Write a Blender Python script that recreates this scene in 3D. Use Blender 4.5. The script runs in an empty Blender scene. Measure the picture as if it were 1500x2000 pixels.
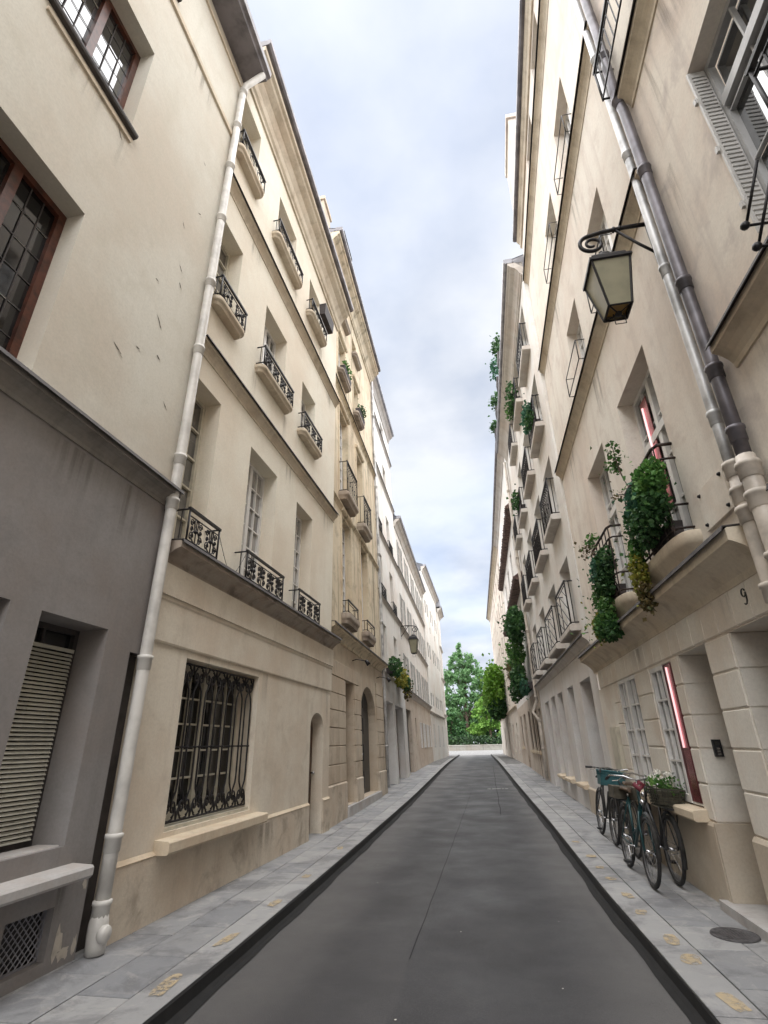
import bpy, math, random
from mathutils import Vector, Matrix
R = math.radians
rng = random.Random(7)
S = bpy.context.scene
COL = S.collection

# ------------------------------------------------------------------ camera
cam = bpy.data.cameras.new('camera'); cam_o = bpy.data.objects.new('camera', cam); COL.objects.link(cam_o)
cam.sensor_fit = 'HORIZONTAL'; cam.sensor_width = 36; cam.lens = 36*985/1500
cam.clip_start = .05; cam.clip_end = 3000
YAW, PITCH, ROLL = R(10.2), R(24.7), R(-1.2)
fw = Vector((-math.sin(YAW)*math.cos(PITCH), math.cos(YAW)*math.cos(PITCH), math.sin(PITCH)))
rt = Vector((math.cos(YAW), math.sin(YAW), 0)); up = rt.cross(fw)
rt, up = rt*math.cos(ROLL)+up*math.sin(ROLL), up*math.cos(ROLL)-rt*math.sin(ROLL)
cam_o.matrix_world = Matrix(((rt.x, up.x, -fw.x, 0), (rt.y, up.y, -fw.y, 0), (rt.z, up.z, -fw.z, 1.6), (0, 0, 0, 1)))
S.camera = cam_o

# ------------------------------------------------------------------ sky, sun, exposure
SUN_EL, SUN_ROT = R(78), R(175)
W = bpy.data.worlds.new('World'); S.world = W; W.use_nodes = True
wt = W.node_tree; wt.nodes.clear()
def wn(t, **kw):
    n = wt.nodes.new(t)
    for k, v in kw.items(): setattr(n, k, v)
    return n
wo = wn('ShaderNodeOutputWorld'); bg = wn('ShaderNodeBackground'); bg.inputs[1].default_value = .05
sky = wn('ShaderNodeTexSky', sky_type='NISHITA', sun_disc=False); sky.sun_elevation = SUN_EL; sky.sun_rotation = SUN_ROT
sky.air_density = 1.0; sky.dust_density = 1.5
tc = wn('ShaderNodeTexCoord'); sep = wn('ShaderNodeSeparateXYZ'); wt.links.new(tc.outputs['Generated'], sep.inputs[0])
zc = wn('ShaderNodeMath', operation='MAXIMUM'); wt.links.new(sep.outputs[2], zc.inputs[0]); zc.inputs[1].default_value = 0
za = wn('ShaderNodeMath', operation='ADD'); wt.links.new(zc.outputs[0], za.inputs[0]); za.inputs[1].default_value = .22
dx = wn('ShaderNodeMath', operation='DIVIDE'); wt.links.new(sep.outputs[0], dx.inputs[0]); wt.links.new(za.outputs[0], dx.inputs[1])
dy = wn('ShaderNodeMath', operation='DIVIDE'); wt.links.new(sep.outputs[1], dy.inputs[0]); wt.links.new(za.outputs[0], dy.inputs[1])
cv = wn('ShaderNodeCombineXYZ'); wt.links.new(dx.outputs[0], cv.inputs[0]); wt.links.new(dy.outputs[0], cv.inputs[1]); cv.inputs[2].default_value = 3.1
n1 = wn('ShaderNodeTexNoise'); n1.inputs['Scale'].default_value = 1.55; n1.inputs['Detail'].default_value = 5; n1.inputs['Roughness'].default_value = .48; n1.inputs['Distortion'].default_value = .25
wt.links.new(cv.outputs[0], n1.inputs['Vector'])
rp = wn('ShaderNodeValToRGB'); rp.color_ramp.elements[0].position = .36; rp.color_ramp.elements[1].position = .60
rp.color_ramp.elements[0].color = (.84, .84, .84, 1); rp.color_ramp.elements[1].color = (1, 1, 1, 1)
wt.links.new(n1.outputs['Fac'], rp.inputs[0])
n2 = wn('ShaderNodeTexNoise'); n2.inputs['Scale'].default_value = 2.6; n2.inputs['Detail'].default_value = 6; n2.inputs['Roughness'].default_value = .5
wt.links.new(cv.outputs[0], n2.inputs['Vector'])
rc = wn('ShaderNodeValToRGB')
rc.color_ramp.elements[0].position = .34; rc.color_ramp.elements[0].color = (1.52, 1.70, 2.06, 1)
rc.color_ramp.elements[1].position = .62; rc.color_ramp.elements[1].color = (2.42, 2.5, 2.66, 1)
wt.links.new(n2.outputs['Fac'], rc.inputs[0])
sk = wn('ShaderNodeMix', data_type='RGBA', blend_type='MIX')
wt.links.new(rp.outputs[0], sk.inputs[0]); wt.links.new(sky.outputs[0], sk.inputs[6]); wt.links.new(rc.outputs[0], sk.inputs[7])
wt.links.new(sk.outputs[2], bg.inputs[0]); wt.links.new(bg.outputs[0], wo.inputs[0])
sun = bpy.data.lights.new('sun', 'SUN'); sun.energy = 1.5; sun.angle = R(130); sun.color = (1, .975, .95)
sun_o = bpy.data.objects.new('sun', sun); COL.objects.link(sun_o)
sd = Vector((math.sin(SUN_ROT)*math.cos(SUN_EL), math.cos(SUN_ROT)*math.cos(SUN_EL), math.sin(SUN_EL)))
sun_o.rotation_euler = sd.to_track_quat('Z', 'Y').to_euler(); sun_o.location = (0, 0, 60)
S.view_settings.view_transform = 'Standard'; S.view_settings.look = 'None'
S.view_settings.exposure = 3.0; S.view_settings.gamma = 1; S.view_settings.use_curve_mapping = False
S.cycles.max_bounces = 11; S.cycles.diffuse_bounces = 9; S.cycles.glossy_bounces = 3; S.cycles.transparent_max_bounces = 12

# ------------------------------------------------------------------ materials
class NT:
    def __init__(s, name):
        s.m = bpy.data.materials.new(name); s.m.use_nodes = True; s.t = s.m.node_tree
        s.b = s.t.nodes['Principled BSDF']; s._pos = None
    def n(s, t, ins={}, **kw):
        x = s.t.nodes.new(t)
        for k, v in kw.items(): setattr(x, k, v)
        for k, v in ins.items():
            if hasattr(v, 'is_output'): s.t.links.new(v, x.inputs[k])
            else: x.inputs[k].default_value = v
        return x
    def pos(s):
        if s._pos is None: s._pos = s.n('ShaderNodeNewGeometry').outputs['Position']
        return s._pos
    def scaled(s, v): return s.n('ShaderNodeVectorMath', {0: s.pos(), 1: v}, operation='MULTIPLY').outputs[0]
    def noise(s, scale, detail=3, rough=.55, vec=None, dist=0):
        return s.n('ShaderNodeTexNoise', {'Vector': vec or s.pos(), 'Scale': scale, 'Detail': detail, 'Roughness': rough, 'Distortion': dist}).outputs['Fac']
    def ramp(s, f, p0, p1, c0=(0, 0, 0, 1), c1=(1, 1, 1, 1)):
        x = s.n('ShaderNodeMapRange', {0: f, 1: p0, 2: p1, 3: 0, 4: 1}, interpolation_type='SMOOTHSTEP'); return x.outputs[0]
    def math(s, op, a, b): return s.n('ShaderNodeMath', {0: a, 1: b}, operation=op).outputs[0]
    def mix(s, f, a, b, mode='MIX'):
        x = s.n('ShaderNodeMix', data_type='RGBA', blend_type=mode)
        for k, v in ((0, f), (6, a), (7, b)):
            if hasattr(v, 'is_output'): s.t.links.new(v, x.inputs[k])
            else: x.inputs[k].default_value = (v if not isinstance(v, tuple) else (*v, 1)[:4])
        return x.outputs[2]
    def set(s, **kw):
        for k, v in kw.items():
            k = k.replace('_', ' ')
            i = s.b.inputs[k]
            if hasattr(v, 'is_output'): s.t.links.new(v, i)
            else: i.default_value = (*v, 1) if isinstance(v, tuple) and len(v) == 3 else v
        return s
    def bump(s, h, strength, dist=.02, prev=None):
        x = s.n('ShaderNodeBump', {'Height': h, 'Strength': strength, 'Distance': dist})
        if prev: s.t.links.new(prev, x.inputs['Normal'])
        s.t.links.new(x.outputs[0], s.b.inputs['Normal']); return x.outputs[0]

def plaster(name, base, stain, amt=.5, streak=.4, rough=.9, bump=.12, crack=0, tint=(.9, .84, .8), lowf=.55):
    m = NT(name)
    big = m.noise(lowf, 5, .6)
    c = m.mix(m.ramp(big, .38, .68), base, tuple(a*b for a, b in zip(base, tint)))
    med = m.noise(2.3, 6, .65, dist=.4)
    c = m.mix(m.math('MULTIPLY', m.ramp(med, .49, .68), amt), c, stain)
    st = m.noise(1.0, 5, .6, m.scaled((4.5, 4.5, .28)))
    c = m.mix(m.math('MULTIPLY', m.ramp(st, .5, .7), streak), c, stain)
    fine = m.noise(38, 4, .7)
    c = m.mix(m.math('MULTIPLY', m.ramp(fine, .35, .7), .24), c, tuple(x*.6 for x in base))
    if crack:
        vo = m.n('ShaderNodeTexVoronoi', {'Vector': m.n('ShaderNodeVectorMath', {0: m.scaled((1, 1, .8)), 1: m.n('ShaderNodeTexNoise', {'Vector': m.pos(), 'Scale': 3, 'Detail': 4}).outputs['Color']}, operation='ADD').outputs[0], 'Scale': 1.1}, feature='DISTANCE_TO_EDGE').outputs[0]
        mask = m.ramp(m.noise(1.7, 3), .60, .66)
        ck = m.math('MULTIPLY', m.math('SUBTRACT', 1, m.ramp(vo, .004, .014)), mask)
        c = m.mix(m.math('MULTIPLY', ck, crack), c, (.12, .1, .08))
    m.set(Base_Color=c, Roughness=rough)
    m.b.inputs['Specular IOR Level'].default_value = .25
    b = m.bump(m.noise(70, 3, .6), bump, .004)
    m.bump(m.noise(4, 4, .55), .28, .02, b)
    return m.m
def simple(name, col, rough=.6, metal=0, var=.12, scale=9, spec=.5, bump=0):
    m = NT(name)
    c = m.mix(m.ramp(m.noise(scale, 4, .6), .35, .7), col, tuple(max(0, x*(1-2.2*var)) for x in col))
    m.set(Base_Color=c, Roughness=rough, Metallic=metal); m.b.inputs['Specular IOR Level'].default_value = spec
    if bump: m.bump(m.noise(scale*6, 3), bump, .004)
    return m.m
def glass_mat(name, col, rough=.04, var=.5):
    m = NT(name)
    c = m.mix(m.ramp(m.noise(1.3, 2), .35, .7), col, tuple(x*(1-var) for x in col))
    m.set(Base_Color=c, Roughness=rough); m.b.inputs['IOR'].default_value = 1.7; m.b.inputs['Coat Weight'].default_value = 1; m.b.inputs['Coat Roughness'].default_value = .02
    m.bump(m.noise(2.2, 1), .03, .03)
    return m.m
def leaf_mat(name, c0, c1, c2, trans=.25):
    m = NT(name)
    r = m.n('ShaderNodeNewGeometry').outputs['Random Per Island']
    c = m.mix(m.ramp(r, .0, .55), c0, c1); c = m.mix(m.ramp(r, .6, 1), c, c2)
    c = m.mix(m.math('MULTIPLY', m.ramp(m.noise(.9, 2), .4, .65), .55), c, tuple(x*.55 for x in c0))
    m.set(Base_Color=c, Roughness=.55); m.b.inputs['Specular IOR Level'].default_value = .3
    tr = m.n('ShaderNodeBsdfTranslucent', {'Color': c}); mx = m.n('ShaderNodeMixShader', {0: trans, 1: m.b.outputs[0], 2: tr.outputs[0]})
    m.t.links.new(mx.outputs[0], m.t.nodes['Material Output'].inputs[0])
    return m.m
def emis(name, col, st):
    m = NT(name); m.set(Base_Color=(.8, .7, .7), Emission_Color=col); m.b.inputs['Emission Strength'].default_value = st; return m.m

M = {}
M['cream_grey'] = plaster('cream_grey_render', (.62, .60, .53), (.52, .49, .41), .35, .25, crack=.0)
M['grey_render'] = plaster('dark_grey_render', (.27, .258, .252), (.20, .19, .185), .35, .3, lowf=.8, bump=.16)
M['cream'] = plaster('cream_render', (.79, .75, .645), (.66, .60, .49), .3, .22)
M['tan_stone'] = plaster('tan_render', (.74, .68, .575), (.56, .49, .395), .55, .4, lowf=.9)
M['plinth_tan'] = plaster('plinth_render', (.62, .55, .45), (.34, .285, .225), .8, .45, lowf=1.4, bump=.3)
M['old_stone'] = plaster('old_stone', (.68, .59, .44), (.30, .255, .18), .6, .95, lowf=.7)
M['old_block'] = plaster('old_block_stone', (.58, .50, .395), (.36, .3, .23), .55, .4, lowf=1.3)
M['white'] = plaster('white_render', (.74, .72, .68), (.55, .52, .48), .3, .35)
M['white2'] = plaster('pale_grey_render', (.70, .69, .675), (.5, .48, .45), .35, .45)
M['pink_cream'] = plaster('rosy_cream_render', (.76, .715, .64), (.56, .48, .42), .55, .42, lowf=.5, tint=(.90, .83, .80))
M['r0_cream'] = plaster('weathered_cream_render', (.72, .67, .59), (.50, .44, .40), .75, .5, lowf=.6, tint=(.88, .8, .78))
M['pale'] = plaster('pale_cream_render', (.78, .77, .74), (.52, .48, .42), .3, .3)
M['ochre'] = plaster('ochre_render', (.62, .55, .47), (.35, .28, .22), .6, .6)
M['stone9'] = plaster('cream_limestone', (.77, .735, .665), (.64, .59, .52), .35, .2, lowf=1.5)
M['plinth9'] = plaster('cream_limestone_plinth', (.55, .49, .40), (.42, .36, .28), .5, .35, lowf=1.5)
M['ledge_dark'] = plaster('weathered_ledge', (.41, .36, .305), (.15, .125, .11), .7, .5, lowf=1.2)
M['ledge_grey'] = plaster('grey_ledge', (.26, .245, .225), (.13, .12, .11), .6, .5, lowf=1.2)
M['ledge_cream'] = plaster('cream_moulding', (.62, .55, .44), (.34, .28, .21), .5, .45, lowf=1.2)
M['ledge_white'] = plaster('pale_moulding', (.6, .57, .53), (.38, .35, .32), .5, .45, lowf=1.2)
M['sill_stone'] = plaster('sill_stone', (.64, .55, .42), (.42, .34, .25), .5, .3, lowf=3)
M['sill_grey'] = plaster('grey_sill_stone', (.46, .45, .44), (.28, .27, .26), .5, .3, lowf=3)
M['lead'] = simple('lead_flashing', (.06, .052, .05), .7, 0, .2, 6)
M['zinc'] = simple('zinc', (.33, .33, .36), .5, .3, .2, 3)
M['zinc_dark'] = simple('weathered_zinc', (.20, .185, .195), .55, .2, .25, 3)
M['slate'] = simple('slate_roof', (.115, .12, .14), .6, 0, .2, 5)
M['tile'] = simple('old_roof_tile', (.16, .10, .085), .85, 0, .35, 7)
M['iron'] = simple('black_iron', (.016, .014, .016), .5, .3, .3, 20)
M['iron_brown'] = simple('rusty_iron', (.045, .03, .026), .65, .3, .4, 16)
M['white_pipe'] = simple('white_painted_pipe', (.66, .64, .60), .38, 0, .14, 3, bump=.03)
M['cream_pipe'] = simple('cream_painted_pipe', (.60, .54, .47), .4, 0, .18, 4)
M['lead_pipe'] = simple('dark_zinc_pipe', (.15, .14, .155), .45, .45, .3, 3)
M['grey_pipe'] = simple('pale_zinc_pipe', (.58, .58, .58), .45, .3, .25, 3)
M['wood_red'] = simple('red_brown_wood', (.10, .03, .016), .45, 0, .3, 12)
M['white_paint'] = simple('white_paint', (.72, .71, .69), .4, 0, .06, 6)
M['grey_paint'] = simple('grey_paint', (.42, .42, .42), .45, 0, .1, 6)
M['olive_paint'] = simple('beige_paint', (.58, .54, .44), .45, 0, .12, 6)
M['shutter'] = simple('pale_grey_shutter', (.50, .49, .47), .5, 0, .1, 5)
M['door_dark'] = simple('dark_door_paint', (.016, .019, .024), .35, 0, .25, 5)
M['door_brown'] = simple('brown_door_wood', (.12, .065, .035), .5, 0, .3, 6)
M['door_green'] = simple('black_green_door', (.012, .02, .02), .35, 0, .25, 5)
M['glass'] = glass_mat('window_glass', (.028, .03, .032))
M['glass_dark'] = simple('dark_window_glass', (.012, .012, .013), .06, 0, .3, 2)
M['glass_curtain'] = glass_mat('curtained_window_glass', (.30, .29, .275), .08, .45)
M['glass_dim'] = glass_mat('dim_curtained_glass', (.13, .125, .12), .07, .6)
M['blind'] = simple('olive_blind_slat', (.50, .49, .42), .5, 0, .1, 3)
M['lamp_glass'] = simple('frosted_lamp_glass', (.24, .225, .15), .35, 0, .1, 4)
M['lamp_amber'] = simple('amber_lamp_reflector', (.42, .25, .07), .4, 0, .1, 4)
M['copper'] = simple('copper_curtain', (.45, .15, .17), .22, .75, .2, 5)  # copper tone painted in for reflections on two right-hand windows
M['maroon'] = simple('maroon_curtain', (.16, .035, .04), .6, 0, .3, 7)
M['neon'] = emis('pink_neon', (1, .50, .52), .15)  # added glow standing in for pink reflections on the panes, no lamp there
M['rubber'] = simple('tyre_rubber', (.018, .018, .019), .75, 0, .2, 30)
M['rim'] = simple('dull_rim', (.16, .16, .165), .35, .85, .2, 20)
M['steel'] = simple('polished_steel', (.55, .55, .56), .25, .9, .15, 20)
M['teal'] = simple('teal_bike_paint', (.008, .05, .055), .3, .1, .15, 9)
M['black'] = simple('black_plastic', (.02, .02, .022), .45, 0, .15, 15)
M['leather'] = simple('brown_leather', (.10, .062, .035), .55, 0, .25, 12)
M['olive_bag'] = simple('olive_canvas', (.075, .065, .045), .85, 0, .25, 14)
M['crate'] = simple('teal_plastic_crate', (.025, .11, .125), .45, 0, .15, 9)
M['wicker'] = simple('dark_wicker', (.06, .06, .04), .8, 0, .35, 25)
M['mudguard'] = simple('dull_mudguard', (.06, .06, .06), .35, .5, .3, 9)
M['petal'] = simple('white_petal', (.8, .78, .72), .6, 0, .06, 20)
M['red'] = simple('red_rag', (.16, .02, .035), .7, 0, .2, 12)
M['leaf_dark'] = leaf_mat('dark_leaf', (.03, .08, .03), (.05, .13, .04), (.08, .18, .05))
M['leaf_ivy'] = leaf_mat('ivy_leaf', (.05, .13, .035), (.09, .22, .05), (.17, .32, .08))
M['leaf_blue'] = leaf_mat('blue_green_leaf', (.03, .10, .06), (.06, .17, .10), (.10, .22, .13))
M['leaf_yellow'] = leaf_mat('yellow_green_leaf', (.15, .18, .03), (.28, .28, .05), (.42, .35, .07))
M['leaf_bright'] = leaf_mat('bright_leaf', (.08, .19, .02), (.13, .29, .03), (.22, .38, .06), .4)
M['leaf_poplar'] = leaf_mat('poplar_leaf', (.11, .23, .09), (.17, .33, .14), (.28, .44, .22), .42)
M['leaf_lime'] = leaf_mat('lime_leaf', (.12, .26, .05), (.2, .38, .07), (.28, .46, .11), .4)
M['leaf_dry'] = leaf_mat('dry_leaf', (.10, .08, .03), (.16, .12, .05), (.07, .09, .03), .2)
M['bark'] = simple('bark', (.11, .075, .055), .9, 0, .35, 8, bump=.4)
M['terracotta'] = simple('terracotta', (.30, .13, .075), .8, 0, .2, 8)
M['planter'] = simple('dark_planter', (.045, .035, .035), .7, 0, .25, 8)
M['hedge'] = leaf_mat('hedge_leaf', (.02, .045, .02), (.035, .075, .03), (.05, .1, .03))
M['numeral'] = simple('number_enamel', (.03, .03, .03), .5)
M['bulb'] = simple('tiny_bulb', (.3, .28, .22), .3)
M['paper'] = simple('scrap_paper', (.7, .68, .62), .8)

def asphalt():
    m = NT('asphalt')
    sx = m.n('ShaderNodeSeparateXYZ', {0: m.pos()}).outputs
    wob = m.math('MULTIPLY', m.math('SUBTRACT', m.noise(.35, 3), .5), .9)
    x = m.math('ADD', sx[0], wob)
    c = m.mix(m.ramp(m.noise(.6, 3, .5, m.scaled((1.6, .5, 1))), .35, .7), (.027, .0265, .0305), (.021, .0205, .0235))
    edge = m.math('MAXIMUM', m.ramp(x, .35, 1.05), m.math('SUBTRACT', 1, m.ramp(x, -2.05, -1.35)))
    c = m.mix(m.math('MULTIPLY', edge, .75), c, (.115, .111, .107))
    c = m.mix(m.math('MULTIPLY', m.ramp(m.noise(1.0, 5, .6, m.scaled((2.6, .22, 1))), .5, .75), .35), c, (.020, .0195, .022))
    c = m.mix(m.math('MULTIPLY', m.ramp(m.noise(1.4, 4, .7, dist=1.0), .62, .78), .16), c, (.05, .048, .047))
    g3 = m.noise(26, 4, .85)
    c = m.mix(m.math('MULTIPLY', m.ramp(g3, .52, .70), .45), c, (.062, .060, .060))
    g = m.noise(110, 2, .8)
    c = m.mix(m.math('MULTIPLY', m.ramp(g, .5, .72), .6), c, (.12, .118, .115))
    c = m.mix(m.math('MULTIPLY', m.math('SUBTRACT', 1, m.ramp(x, -.84, -.78)), .30), c, (.060, .058, .058))
    g2 = m.noise(48, 3, .75)
    c = m.mix(m.math('MULTIPLY', m.ramp(g2, .5, .72), .5), c, (.060, .058, .058))
    c = m.mix(m.math('MULTIPLY', m.math('SUBTRACT', 1, m.ramp(g2, .28, .45)), .5), c, (.016, .016, .017))
    tr = m.math('MULTIPLY', m.math('SUBTRACT', 1, m.ramp(m.math('ABSOLUTE', m.math('SUBTRACT', m.math('ABSOLUTE', m.math('ADD', sx[0], .55), 0), .72), 0), .10, .34)), .35)
    c = m.mix(tr, c, (.024, .0235, .026))
    m.set(Base_Color=c, Roughness=m.n('ShaderNodeMapRange', {0: m.noise(1.2, 4), 1: .3, 2: .7, 3: .5, 4: .75}).outputs[0])
    m.b.inputs['Specular IOR Level'].default_value = .4
    b = m.bump(m.noise(120, 2, .8), .6, .006); m.bump(m.noise(3, 4), .2, .02, b)
    return m.m
M['asphalt'] = asphalt()
M['seam'] = simple('tar_seam', (.019, .019, .021), .9, 0, .2, 5, spec=.1)
def paving(name, a, b):
    m = NT(name)
    r = m.n('ShaderNodeObjectInfo').outputs['Random']
    c = m.mix(r, a, b)
    c = m.mix(m.math('MULTIPLY', m.ramp(m.noise(1.9, 6, .7, dist=.5), .46, .62), .6), c, (.11, .11, .116))
    c = m.mix(m.math('MULTIPLY', m.ramp(m.noise(4.2, 6, .72, dist=.8), .50, .66), .35), c, (.42, .40, .375))
    c = m.mix(m.math('MULTIPLY', m.ramp(m.noise(110, 2, .8), .5, .8), .3), c, (.34, .33, .32))
    m.set(Base_Color=c, Roughness=m.n('ShaderNodeMapRange', {0: m.noise(2.3, 4), 1: .3, 2: .7, 3: .5, 4: .85}).outputs[0])
    b_ = m.bump(m.noise(120, 2, .7), .2, .003); m.bump(m.noise(6, 4), .3, .012, b_)
    return m.m
M['slab'] = paving('paving_stone', (.20, .205, .215), (.30, .30, .298))
M['kerb'] = paving('kerb_granite', (.25, .25, .252), (.32, .32, .318))
M['joint'] = simple('pavement_bed', (.20, .198, .195), .95, 0, .3, 6)
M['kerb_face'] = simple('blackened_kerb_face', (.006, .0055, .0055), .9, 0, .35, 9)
def worn_paint():
    m = NT('worn_ochre_paint')
    c = m.mix(m.ramp(m.noise(14, 5, .7), .42, .66), (.47, .37, .225), (.33, .29, .23))
    m.set(Base_Color=c, Roughness=.8)
    tr = m.n('ShaderNodeBsdfTransparent'); mx = m.n('ShaderNodeMixShader', {0: m.math('MULTIPLY', m.ramp(m.noise(13, 5, .75), .34, .52), .85), 1: tr.outputs[0], 2: m.b.outputs[0]})
    m.t.links.new(mx.outputs[0], m.t.nodes['Material Output'].inputs[0]); return m.m
M['ochre_paint'] = worn_paint()
M['road_white'] = simple('worn_white_marking', (.6, .6, .58), .8, 0, .2, 30)
M['quay'] = plaster('quay_stone', (.27, .26, .23), (.16, .15, .13), .6, .5, lowf=.8)
def streak_mat():
    m = NT('rain_streak')
    g = m.n('ShaderNodeTexCoord').outputs['Generated']; sp = m.n('ShaderNodeSeparateXYZ', {0: g}).outputs
    v = m.noise(1.0, 4, .6, m.scaled((11, 11, .45)))
    side = m.math('MULTIPLY', m.ramp(sp[0], 0, .3), m.math('SUBTRACT', 1, m.ramp(sp[0], .7, 1)))
    f = m.math('MULTIPLY', m.math('MULTIPLY', m.ramp(v, .42, .66), side), m.math('MULTIPLY', m.ramp(sp[2], 0, .8), .34))
    m.set(Base_Color=(.17, .145, .115), Roughness=.95)
    t = m.n('ShaderNodeBsdfTransparent'); mx = m.n('ShaderNodeMixShader', {0: f, 1: t.outputs[0], 2: m.b.outputs[0]})
    m.t.links.new(mx.outputs[0], m.t.nodes['Material Output'].inputs[0]); return m.m
M['streak'] = streak_mat()
M['scar'] = simple('bare_plaster_scar', (.52, .47, .40), .9, 0, .12, 12)
M['scar_dark'] = simple('dark_crack', (.13, .115, .10), .95, 0, .2, 12)
# ------------------------------------------------------------------ mesh helpers
def link(o, parent=None):
    COL.objects.link(o)
    if parent is not None: o.parent = parent
    return o
def tag(o, label=None, cat=None, group=None, kind=None):
    if label: o['label'] = label
    if cat: o['category'] = cat
    if group: o['group'] = group
    if kind: o['kind'] = kind
    return o
def empty(name, loc=(0, 0, 0), rot=(0, 0, 0)):
    o = bpy.data.objects.new(name, None); o.location = loc; o.rotation_euler = rot; o.empty_display_size = .2
    return link(o)
def ident(a, b, c): return (a, b, c)
class MB:
    """collects faces; T maps (u, o, z) to local coordinates"""
    def __init__(s, T=ident): s.v = []; s.f = []; s.mi = []; s.T = T; s.cur = 0; s.sm = []
    def quad(s, *ps):
        i = len(s.v); s.v += [s.T(*p) for p in ps]; s.f.append(tuple(range(i, i+len(ps)))); s.mi.append(s.cur); s.sm.append(False)
    def box(s, u0, u1, o0, o1, z0, z1, skip=''):
        i = len(s.v)
        s.v += [s.T(u, o, z) for z in (z0, z1) for o in (o0, o1) for u in (u0, u1)]
        F = {'b': (0, 1, 3, 2), 't': (4, 6, 7, 5), 'k': (0, 4, 5, 1), 'f': (2, 3, 7, 6), 'l': (0, 2, 6, 4), 'r': (1, 5, 7, 3)}
        for k, q in F.items():
            if k not in skip: s.f.append(tuple(i+a for a in q)); s.mi.append(s.cur); s.sm.append(False)
    def prism(s, prof, u0, u1, caps=True):
        """profile of (o, z) points extruded along u"""
        n = len(prof); i = len(s.v)
        s.v += [s.T(u0, o, z) for o, z in prof]+[s.T(u1, o, z) for o, z in prof]
        for a in range(n):
            b = (a+1) % n
            s.f.append((i+a, i+b, i+n+b, i+n+a)); s.mi.append(s.cur); s.sm.append(False)
        if caps:
            s.f.append(tuple(i+a for a in range(n))); s.f.append(tuple(i+n+a for a in range(n-1, -1, -1))); s.mi += [s.cur]*2; s.sm += [False]*2
    def tube(s, pts, r, n=6, closed=False, caps=True, flat=1.0):
        P = [Vector(s.T(*p)) for p in pts]
        m = len(P); rings = []
        rr = r if isinstance(r, (list, tuple)) else [r]*m
        prev = None
        for k in range(m):
            if closed: t = P[(k+1) % m]-P[k-1]
            else: t = P[min(k+1, m-1)]-P[max(k-1, 0)]
            if t.length < 1e-9: t = Vector((0, 0, 1))
            t.normalize()
            if prev is None:
                a = Vector((0, 0, 1)) if abs(t.z) < .9 else Vector((1, 0, 0))
                x = t.cross(a).normalized()
            else:
                x = prev-t*prev.dot(t)
                x = x.normalized() if x.length > 1e-6 else t.orthogonal().normalized()
            y = t.cross(x); prev = x
            i = len(s.v)
            for q in range(n):
                a = 2*math.pi*q/n
                s.v.append(tuple(P[k]+(x*math.cos(a)+y*math.sin(a)*flat)*rr[k]))
            rings.append(i)
        K = m if closed else m-1
        for k in range(K):
            a, b = rings[k], rings[(k+1) % m]
            for q in range(n):
                q2 = (q+1) % n
                s.f.append((a+q, a+q2, b+q2, b+q)); s.mi.append(s.cur); s.sm.append(n > 4)
        if caps and not closed:
            s.f.append(tuple(rings[0]+q for q in range(n-1, -1, -1))); s.f.append(tuple(rings[-1]+q for q in range(n))); s.mi += [s.cur]*2; s.sm += [False]*2
    def lathe(s, prof, center, n=14, axis='z'):
        """profile of (r, h) round an axis through center (in u,o,z space)"""
        cx, cy, cz = center; base = len(s.v)
        for r, h in prof:
            for q in range(n):
                a = 2*math.pi*q/n; c, d = r*math.cos(a), r*math.sin(a)
                s.v.append(s.T(*((cx+c, cy+d, cz+h) if axis == 'z' else (cx+h, cy+c, cz+d) if axis == 'x' else (cx+c, cy+h, cz+d))))
        for k in range(len(prof)-1):
            for q in range(n):
                q2 = (q+1) % n; a = base+k*n; b = a+n
                s.f.append((a+q, a+q2, b+q2, b+q)); s.mi.append(s.cur); s.sm.append(True)
    def torus(s, center, Rr, r, axis='x', n=28, m=8, a0=0, a1=2*math.pi):
        cx, cy, cz = center; pts = []
        full = abs(a1-a0-2*math.pi) < 1e-6
        N = n if full else n+1
        for k in range(N):
            a = a0+(a1-a0)*k/n; c, d = Rr*math.cos(a), Rr*math.sin(a)
            pts.append((cx, cy+c, cz+d) if axis == 'x' else (cx+c, cy, cz+d) if axis == 'y' else (cx+c, cy+d, cz))
        s.tube(pts, r, m, closed=full)
    def build(s, name, mats, parent=None, loc=None):
        me = bpy.data.meshes.new(name); me.from_pydata(s.v, [], s.f)
        mats = mats if isinstance(mats, (list, tuple)) else [mats]
        for m in mats: me.materials.append(m)
        me.polygons.foreach_set('material_index', s.mi); me.polygons.foreach_set('use_smooth', s.sm)
        me.update()
        o = bpy.data.objects.new(name, me)
        if loc: o.location = loc
        return link(o, parent)

def leaves(mb, pts, size, normal_bias=None, jit=.5):
    """leaf-sized bent quads at points"""
    for p in pts:
        d = Vector((rng.gauss(0, 1), rng.gauss(0, 1), rng.gauss(0, 1)))
        if normal_bias: d += Vector(normal_bias)
        d.normalize(); x = d.orthogonal().normalized(); a = rng.uniform(0, 6.28)
        y = d.cross(x); x, y = x*math.cos(a)+y*math.sin(a), y*math.cos(a)-x*math.sin(a)
        L = size*rng.uniform(1-jit, 1+jit); w = L*.42; P = Vector(p)
        i = len(mb.v)
        mb.v += [tuple(P-x*L*.5), tuple(P+y*w+d*L*.08), tuple(P+x*L*.5-d*L*.12), tuple(P-y*w+d*L*.08)]
        mb.f += [(i, i+1, i+2), (i, i+2, i+3)]; mb.mi += [mb.cur]*2; mb.sm += [False]*2

# ground rises a little along the street
def gz(y):
    t = max(0, min(1, (y-5)/38)); return .30*t*t*(3-2*t)

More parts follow.
